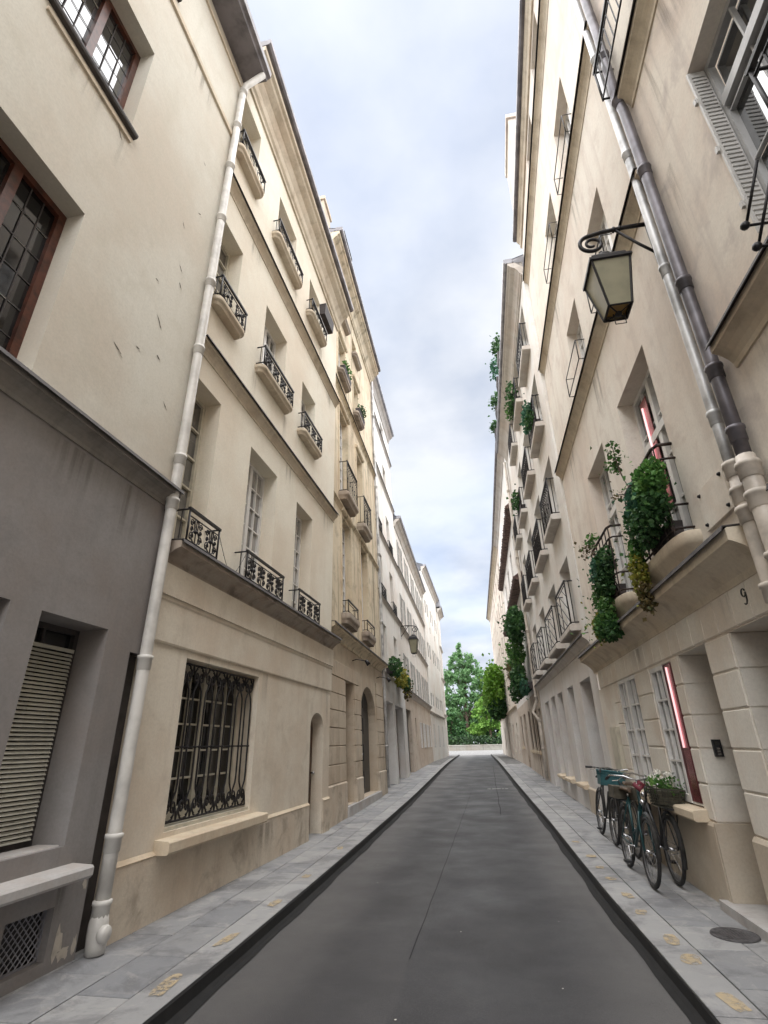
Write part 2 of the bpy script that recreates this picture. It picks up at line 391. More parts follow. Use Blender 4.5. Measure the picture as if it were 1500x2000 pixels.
class Bld:
    """one building: an Empty at its base; facade frame u along the street, o towards the street, z up"""
    def __init__(s, name, x, y, ang, tilt, side, label, slope=0.0, zs=9.2):
        d = Vector((math.sin(R(ang)), math.cos(R(ang)), 0)); s.sgn = -1 if side == 'L' else 1
        s.slope, s.zs = slope, zs
        s.root = empty(name, (x, y, .12), (R(-tilt) if side == 'L' else R(tilt), 0, math.atan2(d.y, d.x)))
        tag(s.root, label, 'building', 'houses lining the narrow street')
        bpy.context.view_layer.update()
    def T(s, u, o, z):
        if s.slope and z > s.zs: z = z-s.slope*(u-2.7)*(z-s.zs)
        return (u, s.sgn*o, z-.12)
    def W(s, u, o, z): return s.root.matrix_world @ Vector(s.T(u, o, z))
    def mb(s): return MB(s.T)
    def mbw(s): return MB(lambda u, o, z: tuple(s.W(u, o, z)))
    def wall(s, u0, u1, z0, z1, ops, mat, o=0.0, name='wall', depth=.26, arches=()):
        """wall face with real openings: each (a, b, c, d[, depth]) gets jambs, soffit and sill"""
        b = s.mb()
        ops = [tuple(q)+((depth,) if len(q) == 4 else ()) for q in ops]
        us = sorted({u0, u1, *[q[0] for q in ops], *[q[1] for q in ops]}); zs = sorted({z0, z1, *[q[2] for q in ops], *[q[3] for q in ops]})
        us = [u for u in us if u0 <= u <= u1]; zs = [z for z in zs if z0 <= z <= z1]
        for i in range(len(us)-1):
            for k in range(len(zs)-1):
                cu, cz = (us[i]+us[i+1])/2, (zs[k]+zs[k+1])/2
                if any(q[0] < cu < q[1] and q[2] < cz < q[3] for q in ops): continue
                b.quad((us[i], o, zs[k]), (us[i+1], o, zs[k]), (us[i+1], o, zs[k+1]), (us[i], o, zs[k+1]))
        for q in ops:
            a, c, e, g, d = q; ar = next((x for x in arches if abs(x[0]-a) < 1e-6), None)
            sp = ar[1] if ar else g
            b.quad((a, o, e), (a, o-d, e), (a, o-d, sp), (a, o, sp)); b.quad((c, o, e), (c, o, sp), (c, o-d, sp), (c, o-d, e))
            b.quad((a, o, e), (c, o, e), (c, o-d, e), (a, o-d, e))
            if not ar: b.quad((a, o, g), (a, o-d, g), (c, o-d, g), (c, o, g))
            else:
                N = 14; mid, hw, h = (a+c)/2, (c-a)/2, g-sp
                P = [(mid-hw*math.cos(math.pi*k/N), sp+h*math.sin(math.pi*k/N)) for k in range(N+1)]
                for k in range(N):
                    (x0, y0), (x1, y1) = P[k], P[k+1]
                    b.quad((x0, o, y0), (x1, o, y1), (x1, o, g), (x0, o, g))
                    b.quad((x0, o, y0), (x0, o-d, y0), (x1, o-d, y1), (x1, o, y1))
        for uu in (u0, u1): b.quad((uu, o, z0), (uu, o, z1), (uu, o-7, z1), (uu, o-7, z0))
        b.quad((u0, o, z1), (u1, o, z1), (u1, o-7, z1), (u0, o-7, z1))
        return b.build(name, mat, s.root)
    def ledge(s, u0, u1, z0, z1, proj, mat, name='ledge', cove=True, cap=None, o=0.0):
        b = s.mb(); h = z1-z0; p = proj
        if cove: prof = [(o-.05, z0), (o+p*.12, z0), (o+p*.16, z0+h*.18), (o+p*.34, z0+h*.36), (o+p*.62, z0+h*.55), (o+p*.9, z0+h*.66), (o+p, z0+h*.68), (o+p, z1-.012), (o+p-.012, z1), (o-.05, z1+.02)]
        else: prof = [(o-.05, z0), (o+p-.01, z0), (o+p, z0+.01), (o+p, z1-.01), (o+p-.01, z1), (o-.05, z1+.015)]
        b.prism(prof, u0, u1)
        r = b.build(name, mat, s.root)
        if cap:
            c = s.mb(); c.prism([(o-.03, z1+.024), (o+p+.012, z1+.006), (o+p+.03, z1-.035), (o+p+.036, z1-.03), (o+p+.018, z1+.016), (o-.03, z1+.034)], u0-.004, u1+.004)
            c.build('flashing', cap, r)
        return r
    def cornice(s, u0, u1, z0, z1, proj, mat, gut=None, name='cornice', roof=None, rh=3.0):
        b = s.mb(); h = z1-z0; p = proj
        prof = [(-.05, z0), (.04, z0), (.05, z0+h*.1), (p*.22, z0+h*.16), (p*.30, z0+h*.34), (p*.5, z0+h*.56), (p*.8, z0+h*.70), (p*.86, z0+h*.78), (p, z0+h*.82), (p, z1), (-.05, z1)]
        b.prism(prof, u0, u1); r = b.build(name, mat, s.root)
        if gut:
            g = s.mb(); g.prism([(p-.14, z1+.004), (p+.06, z1+.004), (p+.10, z1+.05), (p+.10, z1+.16), (p-.14, z1+.18)], u0-.01, u1+.01); g.build('gutter', gut, s.root)
        if roof:
            g = s.mb(); g.quad((u0, p-.1, z1+.15), (u1, p-.1, z1+.15), (u1, -6, z1+rh), (u0, -6, z1+rh))
            for u in (u0, u1): g.quad((u, p-.1, z1+.12), (u, -6, z1+rh-.01), (u, -6, z1-.4), (u, -.2, z1-.4))
            g.build('roof', roof, s.root)
        return r
    def window(s, u0, u1, z0, z1, d=.24, cols=2, rows=4, fm=None, gm=None, fw=.055, mw=.026, sash=True, split=False, o=0.0, transom=None, gms=None, name='window', came=False, lean=0.0):
        fm = fm or M['white_paint']; gm = gm or M['glass']
        b = s.mb(); f0, f1 = o-d-.06, o-d+.0
        b.box(u0, u0+fw, f0, f1, z0, z1); b.box(u1-fw, u1, f0, f1, z0, z1)
        b.box(u0+fw, u1-fw, f0, f1, z0, z0+fw*1.5); b.box(u0+fw, u1-fw, f0, f1, z1-fw, z1)
        iu0, iu1, iz0, iz1 = u0+fw, u1-fw, z0+fw*1.5, z1-fw
        cells = []; lc = s.mb() if came else b; g0, g1 = (o-d-.042, o-d-.034) if came else (f0+.012, f1-.008)
        um = (iu0+iu1)/2
        if sash: b.box(um-.045, um+.045, f0+.004, f1+.012, iz0, iz1); spans = [(iu0, um-.045), (um+.045, iu1)]; cs = max(1, cols//2)
        else: spans = [(iu0, iu1)]; cs = cols
        if transom: b.box(iu0, iu1, f0+.008, f1+.02, transom-.05, transom+.05)
        for a, c in spans:
            for k in range(cs):
                x0, x1 = a+(c-a)*k/cs, a+(c-a)*(k+1)/cs
                if k: lc.box(x0-mw/2, x0+mw/2, g0, g1, iz0, iz1)
                for q in range(rows): cells.append((x0, x1, iz0+(iz1-iz0)*q/rows, iz0+(iz1-iz0)*(q+1)/rows))
            for q in range(1, rows): zz = iz0+(iz1-iz0)*q/rows; lc.box(a, c, g0+.002, g1-.002, zz-mw/2, zz+mw/2)
        w = b.build(name, fm, s.root)
        if came: lc.build('lead_came', M['lead'], w)
        def pane(cs_, nm='pane'):
            p = s.mb()
            for (a, c, e, g) in cs_:
                t = [rng.uniform(-.004, .004) for _ in range(3)]; oo = o-d-.045
                k0, k1 = lean*(e-z0), lean*(g-z0); p.quad((a, oo+t[0]-k0, e), (c, oo+t[1]-k0, e), (c, oo+t[1]+t[2]-k1, g), (a, oo+t[0]+t[2]-k1, g))
            return p
        if split:
            for k, c in enumerate(cells): pane([c]).build('pane', (gms[k % len(gms)] if gms else gm), w)
        else: pane(cells).build('pane', gm, w)
        return w
    def sill(s, u0, u1, z1, th, proj, mat, rounded=True, name='window_sill', o=0.0):
        b = s.mb(); z0 = z1-th; p = proj
        if rounded:
            N = 5; c = min(.12, p*.6)
            out = [(u0, -.04)]+[(u0+c-c*math.cos(math.pi/2*k/N), p-c+c*math.sin(math.pi/2*k/N)) for k in range(N+1)]+[(u1-c+c*math.sin(math.pi/2*k/N), p-c+c*math.cos(math.pi/2*k/N)) for k in range(N+1)]+[(u1, -.04)]
            lev = [(z0, .72, .05), (z0+th*.3, .80, .03), (z0+th*.5, .97, .004), (z0+th*.62, 1, 0), (z1, 1, 0)]
            base = len(b.v); n = len(out)
            for z, sc, ins in lev:
                for u, oo in out:
                    uu = u+ins if u < (u0+u1)/2 else u-ins
                    b.v.append(b.T(uu, o+(oo*sc if oo > 0 else oo), z))
            for k in range(len(lev)-1):
                for q in range(n-1):
                    a = base+k*n; b.f.append((a+q, a+q+1, a+n+q+1, a+n+q)); b.mi.append(0); b.sm.append(False)
            b.f.append(tuple(base+(len(lev)-1)*n+q for q in range(n))); b.mi.append(0); b.sm.append(False)
            b.f.append(tuple(base+q for q in range(n-1, -1, -1))); b.mi.append(0); b.sm.append(False)
        else: b.prism([(o-.04, z0), (o+p-.02, z0), (o+p, z0+.02), (o+p, z1-.015), (o+p-.015, z1), (o-.2, z1+.02)], u0, u1)
        return b.build(name, mat, s.root)
    def railing(s, u0, u1, z0, z1, proj, style='scroll', mat=None, ret=True, name='railing', r=.011, back=0.0):
        mat = mat or M['iron']; b = s.mb(); o = proj
        b.box(u0-.02, u1+.02, o-.018, o+.018, z1-.022, z1+.008)
        b.tube([(u0, o, z0+.03), (u1, o, z0+.03)], r, 5); b.tube([(u0, o, z1-.09), (u1, o, z1-.09)], r*.8, 5)
        for u in (u0, u1):
            b.tube([(u, o, z0), (u, o, z1)], r*1.25, 5)
            if ret:
                for z in (z0+.03, z1-.01): b.tube([(u, o, z), (u, back, z)], r*1.1, 5)
                b.tube([(u, o*.5, z0+.03), (u, o*.5, z1)], r*.8, 4)
        L = u1-u0; h = z1-.09-(z0+.03); zb = z0+.03
        if style == 'scroll':
            n = max(2, round(L/.36)); w = L/n
            for k in range(n):
                c = u0+w*(k+.5)
                b.tube([(c, o, zb), (c, o, zb+h)], r*.8, 4)
                for sg in (-1, 1):
                    pts = []
                    for t in range(19):
                        a = t/18
                        if a < .5: th = a*2*2.6*math.pi/2+.2; rr = .02+.10*a*2
                        pts.append((c+sg*w*(.06+.36*math.sin(math.pi*a)**.8*(.55+.45*math.cos(a*5))), o, zb+h*(a*.98+.01)))
                    b.tube(pts, r*.85, 4)
                    for cz, rr in ((.22, .27), (.52, .16), (.78, .22)):
                        sp = [(c+sg*w*.27+rr*h*(1-q/15)*.55*math.cos(q*.72), o, zb+h*cz+rr*h*(1-q/15)*.75*math.sin(q*.72)) for q in range(13)]
                        b.tube(sp, r*.8, 4)
                b.lathe([(0, -.03), (.026, -.012), (.03, 0), (.026, .012), (0, .03)], (c, o, zb+h*.5), 6)
        elif style == 'cross':
            b.tube([(u0+.02, o, zb+.02), (u1-.02, o, zb+h-.02)], r, 4); b.tube([(u0+.02, o, zb+h*.35), (u1-L*.33, o, zb+h-.02)], r, 4)
            b.tube([(u0+L*.33, o, zb+.02), (u1-.02, o, zb+h*.65)], r, 4)
            b.tube([(u0+.02, o, zb+h*.68), (u0+L*.34, o, zb+h-.02)], r*.8, 4); b.tube([(u1-L*.34, o, zb+.02), (u1-.02, o, zb+h*.32)], r*.8, 4)
        elif style == 'circles':
            n = max(3, round(L/.14))
            for k in range(1, n): u = u0+L*k/n; b.tube([(u, o, zb), (u, o, zb+h*.78)], r*.75, 4)
            for k in range(n): c = u0+L*(k+.5)/n; b.torus((c, o, zb+h*.88), min(L/n*.46, h*.11), r*.6, 'y', 8, 4)
            for k in range(0, n, 2): c = u0+L*(k+.5)/n; b.torus((c, o, zb+h*.4), L/n*.5, r*.7, 'y', 8, 4)
        elif style == 'bars':
            n = max(3, round(L/.12))
            for k in range(1, n): u = u0+L*k/n; b.tube([(u, o, zb), (u, o, zb+h)], r*.75, 4)
        return b.build(name, mat, s.root)
    def streak(s, u, z, w, h, o=.003):
        b = s.mb(); b.quad((u-w/2, o, z-h), (u+w/2, o, z-h), (u+w/2, o, z), (u-w/2, o, z)); b.build('rain_streak', M['streak'], s.root)
    def door(s, u0, u1, z0, z1, d, mat, panels=3, o=0.0, leafs=1, name='door'):
        b = s.mb(); oo = o-d; b.box(u0, u1, oo-.06, oo, z0, z1, skip='k')
        L = (u1-u0)/leafs
        for q in range(leafs):
            for k in range(panels):
                za, zb = z0+(z1-z0)*(k+.12)/panels, z0+(z1-z0)*(k+.88)/panels; a, c = u0+L*(q+.14), u0+L*(q+.86)
                b.box(a, c, oo+.001, oo+.014, za, zb, skip='k'); b.box(a+.05, c-.05, oo+.014, oo+.028, za+.05, zb-.05, skip='k')
            if q: b.box(u0+L*q-.03, u0+L*q+.03, oo+.001, oo+.04, z0, z1)
        w = b.build(name, mat, s.root)
        h = s.mb(); c = u0+L*.93 if leafs == 1 else u0+L*.9
        h.lathe([(0, 0), (.02, 0), (.012, .03), (.03, .05), (.022, .075), (0, .08)], (c, oo+.001, z0+1.0), 8, 'y'); h.build('handle', M['steel'], w)
        return w
    def blocks(s, u0, u1, zs, proj, mat, gap=.018, o=0.0, cap=None, name='stone_block', d=.1):
        """courses of stone between the heights zs, each a bevelled block standing proud of the recessed joint"""
        for k in range(len(zs)-1):
            b = s.mb(); z0, z1 = zs[k]+gap/2, zs[k+1]-gap/2; e = .008; p = o+proj*rng.uniform(.92, 1.08)
            b.prism([(o-d, z0), (p-e, z0), (p, z0+e), (p, z1-e), (p-e, z1), (o-d, z1)], u0, u1); b.build(name, mat, s.root)

def pipe_thing(name, label, pts, r, mat, collars, cmat=None, T=ident, shoe=None):
    root = empty(name, T(*pts[0])); tag(root, label, 'drainpipe')
    inv = lambda p: tuple(Vector(T(*p))-root.location)
    b = MB(inv_T(T, root)); b.tube(pts, r, 12); b.build('pipe', mat, root)
    for c in collars:
        # c is a fraction along the polyline
        k = min(len(pts)-2, int(c)); f = c-k; p = [pts[k][i]+(pts[k+1][i]-pts[k][i])*f for i in range(3)]
        q = [pts[k+1][i]-pts[k][i] for i in range(3)]; L = math.sqrt(sum(x*x for x in q)); q = [x/L for x in q]
        b = MB(inv_T(T, root)); P = lambda t: tuple(p[i]+q[i]*t for i in range(3))
        b.tube([P(-.07), P(-.065), P(.03), P(.035), P(.065), P(.07)], [r*1.02, r*1.16, r*1.16, r*1.3, r*1.3, r*1.02], 12); b.build('collar', cmat or mat, root)
    return root
def inv_T(T, root):
    l = Vector(root.location); return lambda u, o, z: tuple(Vector(T(u, o, z))-l)
# ------------------------------------------------------------------ ground
def lerp_poly(P, y):
    for (y0, x0), (y1, x1) in zip(P, P[1:]):
        if y <= y1: return x0+(x1-x0)*(y-y0)/(y1-y0)
    return P[-1][1]
KL = [(-20, -2.16), (5, -2.19), (10.5, -2.27), (17, -2.36), (35, -2.75), (62, -3.3)]
KR = [(-20, 1.17), (4.5, 1.15), (7, 1.09), (12, 1.05), (21, .86), (49, .34), (62, .1)]
YS = [-14, -6, -2, 1, 3, 5, 7, 9, 11, 13, 15, 17, 19, 21, 24, 27, 30, 33, 36, 40, 45, 50, 56, 62]
def ribbon(name, fa, fb, za, mat, ys=YS):
    b = MB()
    for y0, y1 in zip(ys, ys[1:]): b.quad((fa(y0), y0, gz(y0)+za), (fb(y0), y0, gz(y0)+za), (fb(y1), y1, gz(y1)+za), (fa(y1), y1, gz(y1)+za))
    return tag(b.build(name, mat), kind='structure')
kl = lambda y: lerp_poly(KL, y)
kr = lambda y: lerp_poly(KR, y)
b = MB(); b.quad((-600, -600, -.35), (600, -600, -.35), (600, 900, -.35), (-600, 900, -.35))
tag(b.build('ground', M['quay']), kind='structure')
b = MB(); b.quad((-60, 62, .296), (60, 62, .296), (60, 97, .296), (-60, 97, .296)); tag(b.build('quay_road', M['joint']), kind='structure')
road = ribbon('road', lambda y: kl(y)-.02, lambda y: kr(y)+.02, 0, M['asphalt'])
# seams in the asphalt
def strip(name, pts, w, z, mat, parent):
    b = MB()
    for (x0, y0), (x1, y1) in zip(pts, pts[1:]):
        d = Vector((y1-y0, x0-x1)).normalized()*w/2
        b.quad((x0-d.x, y0-d.y, gz(y0)+z), (x0+d.x, y0+d.y, gz(y0)+z), (x1+d.x, y1+d.y, gz(y1)+z), (x1-d.x, y1-d.y, gz(y1)+z))
    return b.build(name, mat, parent)
pts = [(-.80+.003*k+rng.uniform(-.006, .006), 5.2+k*.55) for k in range(26)]
strip('asphalt_seam', pts, .006, .004, M['seam'], road)
pts = [(.12+rng.uniform(-.02, .02), 14+k*1.1) for k in range(20)]
strip('asphalt_seam', pts, .014, .004, M['seam'], road)
strip('asphalt_seam', [(-.9+.2*k, 13.9+rng.uniform(-.02, .02)) for k in range(10)], .012, .0045, M['seam'], road)
for (x, y) in ((-.42, 5.9), (-.75, 4.2), (-.1, 3.9), (.35, 4.8), (-1.55, 7.6), (-1.75, 8.6), (.5, 6.3)):
    b = MB(); r = rng.uniform(.007, .013); b.quad(*[(x+r*math.cos(k*1.05)*rng.uniform(.6, 1.2), y+r*math.sin(k*1.05)*rng.uniform(.6, 1.2), gz(y)+.005) for k in range(6)])
    tag(b.build('paper_scrap', M['paper'], road), None)

fl = lambda y: -3.75 if y < 18 else -4.4
fr = lambda y: 2.75
def pavement(kx, fx, sg, ys):
    pv = ribbon('pavement', (lambda y: fx(y)) if sg < 0 else (lambda y: kx(y)+.01), (lambda y: kx(y)-.01) if sg < 0 else (lambda y: fx(y)), .105, M['joint'])
    # kerb stones and paving slabs laid one by one
    KW = .28; cache = {}
    def slab_mesh(L, w, mats, kerb):
        k = (round(L, 2), round(w, 2), kerb)
        if k not in cache:
            b = MB(); e = .007; h = .03
            t = [(0, 0), (w, 0), (w, L), (0, L)]; ti = [(e, e), (w-e, e), (w-e, L-e), (e, L-e)]
            for q in range(4):
                q2 = (q+1) % 4; b.quad((*t[q], -h), (*t[q2], -h), (*t[q2], -e*.6), (*t[q], -e*.6)); b.quad((*t[q], -e*.6), (*t[q2], -e*.6), (*ti[q2], 0), (*ti[q], 0))
            b.quad(*[(*p, 0) for p in ti])
            o = b.build('tmp', mats); cache[k] = o.data; bpy.data.objects.remove(o)
        return cache[k]
    def lay(name, me, x, y, L, dz=0):
        o = bpy.data.objects.new(name, me); COL.objects.link(o); o.parent = pv
        o.location = (x, y, gz(y)+.12+dz); o.rotation_euler = (math.atan2(gz(y+L)-gz(y), L)+rng.uniform(-.0015, .0015), rng.uniform(-.002, .002), -math.atan2(kx(y+L)-kx(y), L))
    y = ys[0]
    while y < ys[1]:
        L = rng.choice((.85, 1.0, 1.15)); me = slab_mesh(L-.008, KW, M['kerb'], True)
        lay('kerb_stone', me, kx(y)-(KW if sg < 0 else 0), y, L, rng.uniform(-.003, .003)); y += L
    rows = [(.40, .0), (.44, .3), (.5, .1)]; x = KW+.012
    for w, off in rows:
        y = ys[0]-off
        while y < 34:
            L = rng.choice((.55, .7, .7, .85)); me = slab_mesh(L-.007, w-.007, M['slab'], False)
            lay('paving_slab', me, kx(y)+(-x-w+.012 if sg < 0 else x), y, L, rng.uniform(-.002, .002)); y += L
        x += w
    # dark kerb face, bulging a little where the tarmac laps up
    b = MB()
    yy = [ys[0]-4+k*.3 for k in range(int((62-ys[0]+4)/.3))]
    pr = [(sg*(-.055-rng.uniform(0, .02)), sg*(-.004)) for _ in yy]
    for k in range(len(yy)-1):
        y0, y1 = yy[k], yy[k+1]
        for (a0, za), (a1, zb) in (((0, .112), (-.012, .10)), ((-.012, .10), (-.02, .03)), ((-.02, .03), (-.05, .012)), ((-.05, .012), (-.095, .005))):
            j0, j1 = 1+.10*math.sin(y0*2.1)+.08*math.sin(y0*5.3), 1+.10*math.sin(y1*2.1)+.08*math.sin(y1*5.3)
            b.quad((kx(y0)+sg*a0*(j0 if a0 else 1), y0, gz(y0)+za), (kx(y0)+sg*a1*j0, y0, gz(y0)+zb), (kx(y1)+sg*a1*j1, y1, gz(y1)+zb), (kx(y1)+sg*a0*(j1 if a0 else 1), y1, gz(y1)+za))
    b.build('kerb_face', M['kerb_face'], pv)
    return pv
pvL = pavement(kl, fl, -1, (1.6, 46))
pvR = pavement(kr, fr, 1, (2.2, 50))
def dab(pv, x, y, rx, ry, rot):
    b = MB(); N = 16; P = []
    for k in range(N):
        a = 2*math.pi*k/N; q = 1+rng.uniform(-.16, .12); c, s_ = rx*abs(math.cos(a))**.6*math.copysign(1, math.cos(a))*q, ry*abs(math.sin(a))**.6*math.copysign(1, math.sin(a))*q
        P.append((x+c*math.cos(rot)-s_*math.sin(rot), y+c*math.sin(rot)+s_*math.cos(rot), gz(y)+.1255))
    b.quad(*P); b.build('paint_mark', M['ochre_paint'], pv)
for x, y, rx, ry in ((-2.34, 4.08, .06, .2), (-2.34, 5.05, .05, .15), (-2.35, 6.1, .05, .12), (-2.40, 7.2, .05, .12), (-2.42, 9.0, .05, .12)): dab(pvL, x+rng.uniform(-.03, .03), y+rng.uniform(-.1, .1), rx*rng.uniform(.8, 1.1), ry*rng.uniform(.7, 1.1), rng.uniform(-.3, .3))
for k, (x, y) in enumerate(((1.33, 4.37), (1.31, 4.98), (1.29, 5.55), (1.27, 6.15), (1.27, 6.8), (1.25, 7.45), (1.24, 8.1), (1.22, 8.8), (1.21, 9.8))): dab(pvR, x+rng.uniform(-.03, .03), y+rng.uniform(-.08, .08), .065*rng.uniform(.75, 1.1), (.12 if k < 4 else .10)*rng.uniform(.7, 1.1), rng.uniform(-.35, .35))

# ------------------------------------------------------------------ left side houses
# nearest house on the left
A = Bld('plastered_house', -3.329, 4.662, 1.0, .3, 'L', 'nearest house on the left, cream upper wall over a dark grey ground floor')
A.wall(-14, -.18, -.4, 4.19, [(-1.29, -.53, .92, 2.61, .33), (-2.45, -1.58, .92, 2.62, .33), (-.93, -.50, .20, .53, .1)], M['grey_render'], name='base_wall')
A.wall(-.181, .05, 2.46, 4.188, [], M['grey_render'], name='base_wall')
A.wall(-14, .05, 4.19, 13.1, [(-3.05, -1.98, 4.34, 6.37), (-2.95, -1.79, 8.10, 9.78), (-2.9, -1.72, 11.5, 12.8)], M['cream_grey'], depth=.24)
b = A.mb(); b.box(-.178, .06, -.3, -.10, .0, 2.455); b.build('pipe_recess', M['lead'], A.root)
A.ledge(-14, .048, 4.09, 4.29, .13, M['ledge_grey'], cap=M['lead'])
b = A.mb(); b.prism([(-.02, 11.16), (.035, 11.17), (.04, 11.25), (-.02, 11.27)], -14, .04); b.build('string_course', M['ledge_cream'], A.root)
b = A.mb(); b.prism([(-.02, 12.74), (.03, 12.75), (.035, 12.80), (-.02, 12.82)], -14, .04); b.build('string_course', M['ledge_cream'], A.root)
b = A.mb(); b.prism([(-.1, 13.08), (.44, 13.06), (.46, 13.10), (.52, 13.14), (.52, 13.30), (-.1, 13.34)], -14, .16); b.build('eaves', M['zinc_dark'], A.root)
b = A.mb(); b.quad((-14, .5, 13.31), (.16, .5, 13.31), (.16, -6, 16), (-14, -6, 16)); b.build('roof', M['slate'], A.root)
w = A.window(-1.29, -.53, .92, 2.61, .30, 2, 1, M['lead'], M['glass'], fw=.045, sash=False)
bl = A.mb(); bl.box(-1.245, -.575, -.285, -.272, 2.40, 2.43); bl = bl.build('blind', M['blind'], w)
pr = A.mb(); pr.prism([(-.290, 0), (-.274, -.022), (-.272, -.020), (-.288, .002)], -1.242, -.578, caps=False); me = pr.build('slat', M['blind'], w)
me.parent = w; me.location = (0, 0, 2.385); base = me
for k in range(1, 44):
    c = base.copy(); COL.objects.link(c); c.parent = w; c.location.z = 2.385-.0325*k
base.location.z = 2.385
for o_ in [base]: pass
A.window(-2.45, -1.58, .92, 2.62, .30, 2, 1, M['lead'], M['glass'], fw=.045, sash=False)
A.sill(-2.6, -.40, .78, .085, .20, M['sill_grey'], rounded=False)
b = A.mb(); b.prism([(-.24, .86), (-.05, .86), (-.03, .89), (-.05, .93), (-.24, .93)], -1.29, -.535); b.build('window_sill', M['sill_grey'], A.root)
# vent grille: diamond mesh
b = A.mb(); n = 8
b.box(-.93, -.915, -.075, -.06, .20, .53); b.box(-.515, -.50, -.075, -.06, .20, .53); b.box(-.93, -.5, -.075, -.06, .515, .53); b.box(-.93, -.5, -.075, -.06, .20, .215)
for k in range(-7, 14):
    u = -.93+k*.055
    for sg in (1, -1):
        a0, a1 = (u, .20), (u+.33, .53)
        if sg < 0: a0, a1 = (u, .53), (u+.33, .20)
        # clip to the opening
        t0 = max(0, (-.92-a0[0])/.33); t1 = min(1, (-.51-a0[0])/.33)
        if t1 <= t0: continue
        f = lambda t: (a0[0]+.33*t, -.068+.004*sg, a0[1]+(a1[1]-a0[1])*t)
        b.tube([f(t0), f(t1)], .0048, 4, caps=False)
b.build('vent_grille', M['zinc'], A.root)
b = A.mb(); b.box(-.94, -.49, -.12, -.1, .19, .54); b.build('vent_back', M['black'], A.root)
# leaded oak windows
for (u0, u1, z0, z1) in ((-3.05, -1.98, 4.34, 6.37), (-2.95, -1.79, 8.10, 9.78)):
    A.window(u0, u1, z0, z1, .20, 6, 6, M['wood_red'], M['glass_dark'] if z0 < 6 else M['glass'], fw=.075, mw=.010, sash=True, split=True, name='leaded_window', came=True)
A.window(-2.9, -1.72, 11.5, 12.8, .20, 2, 2, M['wood_red'], M['glass'])
b = A.mb(); b.prism([(-.05, 8.03), (.05, 8.035), (.06, 8.06), (.06, 8.09), (-.2, 8.105)], -3.0, -1.72); b.build('window_sill', M['lead'], A.root)
b = A.mb(); b.prism([(-.02, 7.90), (.025, 7.91), (.03, 7.95), (-.02, 7.96)], -2.95, -1.76); b.build('string_course', M['ledge_cream'], A.root)
b = A.mb(); b.prism([(-.05, 11.44), (.05, 11.445), (.06, 11.47), (.06, 11.49), (-.2, 11.505)], -3.0, -1.68); b.build('window_sill', M['lead'], A.root)
# scars where the render has flaked
def scar(B, u, z, L, w, rot, mat, name='flaked_patch', o=.0025):
    b = B.mb(); N = 12; P = []
    for k in range(N):
        a = 2*math.pi*k/N; q = rng.uniform(.55, 1.25); x, y = L*math.cos(a)*q, w*math.sin(a)*q
        P.append((u+x*math.cos(rot)-y*math.sin(rot), o, z+x*math.sin(rot)+y*math.cos(rot)))
    b.quad(*P); b.build(name, mat, B.root)
for u, z, L, w_, r_ in ((-.72, 6.2, .10, .012, -.9), (-.55, 7.3, .05, .01, -.8), (-.5, 7.05, .04, .012, -1), (-1.2, 5.35, .09, .014, -.5), (-.95, 5.6, .04, .01, .2), (-1.9, 7.85, .09, .01, -.9), (-.62, 5.75, .04, .012, -.5), (-.35, 5.25, .06, .012, -.7), (-.9, 6.7, .03, .01, 0), (-.4, 8.6, .04, .01, .5), (-.66, 8.0, .05, .008, -1), (-.5, 9.6, .03, .01, -.4)):
    scar(A, u, z, L, w_, r_, M['scar_dark'], 'plaster_crack'); scar(A, u+.03, z-.02, L*.5, w_*.7, r_, M['scar'], 'flaked_patch', .003)
for u, z, L, w_ in ((-.40, .28, .05, .11), (-.33, .2, .06, .04), (-.215, .22, .025, .07), (-.22, .62, .022, .05), (-.29, .185, .02, .03)): scar(A, u, z, L, w_, .1, M['scar'])

# cream house with scrolled balconies
Bq = Bld('balcony_house', -3.307, 5.0, 1.51, .4, 'L', 'cream house with black scrolled balcony rails above a tan ground floor', slope=.03)
GW = (.44, 2.36, .83, 2.54, .34)
Bq.wall(-.28, 5.8, -.4, 3.47, [GW, (4.66, 5.40, .13, 2.17, .42)], M['tan_stone'], name='base_wall', arches=((4.66, 1.92),))
for u0, u1 in ((-.28, 4.655), (5.405, 5.8)):
    b = Bq.mb(); b.prism([(-.02, -.4), (.035, -.4), (.035, .655), (.0, .69), (-.02, .69)], u0, u1); b.build('plinth', M['plinth_tan'], Bq.root)
    b = Bq.mb(); b.prism([(.001, .6915), (.037, .657), (.041, .664), (.004, .70)], u0+.002, u1-.002); b.build('plinth_edge', M['sill_stone'], Bq.root)
b = Bq.mb(); b.prism([(-.02, 2.62), (.018, 2.62), (.028, 2.64), (.028, 3.06), (.04, 3.08), (.04, 3.12), (-.02, 3.12)], -.28, 5.8); b.build('frieze', M['tan_stone'], Bq.root)
b = Bq.mb(); b.prism([(-.02, 3.121), (.06, 3.121), (.06, 3.46), (-.02, 3.46)], -.279, 5.8); b.build('frieze', M['tan_stone'], Bq.root)
Bq.ledge(-.28, 5.83, 3.46, 3.70, .21, M['ledge_dark'], cap=M['lead'])
COLS = {1: [(-.2, .45, 3.74, 6.1), (1.44, 2.5, 3.72, 6.0), (3.46, 4.37, 3.72, 5.96)],
        2: [(-.2, .5, 7.56, 9.3), (1.5, 2.5, 7.56, 9.16), (3.43, 4.28, 7.5, 8.9)],
        3: [(-.2, .6, 11.1, 12.6), (1.63, 2.62, 11.02, 12.42), (3.57, 4.36, 11.02, 12.30)]}
Bq.wall(-.28, 5.8, 3.47, 13.0, sum(COLS.values(), []), M['cream'], depth=.27)
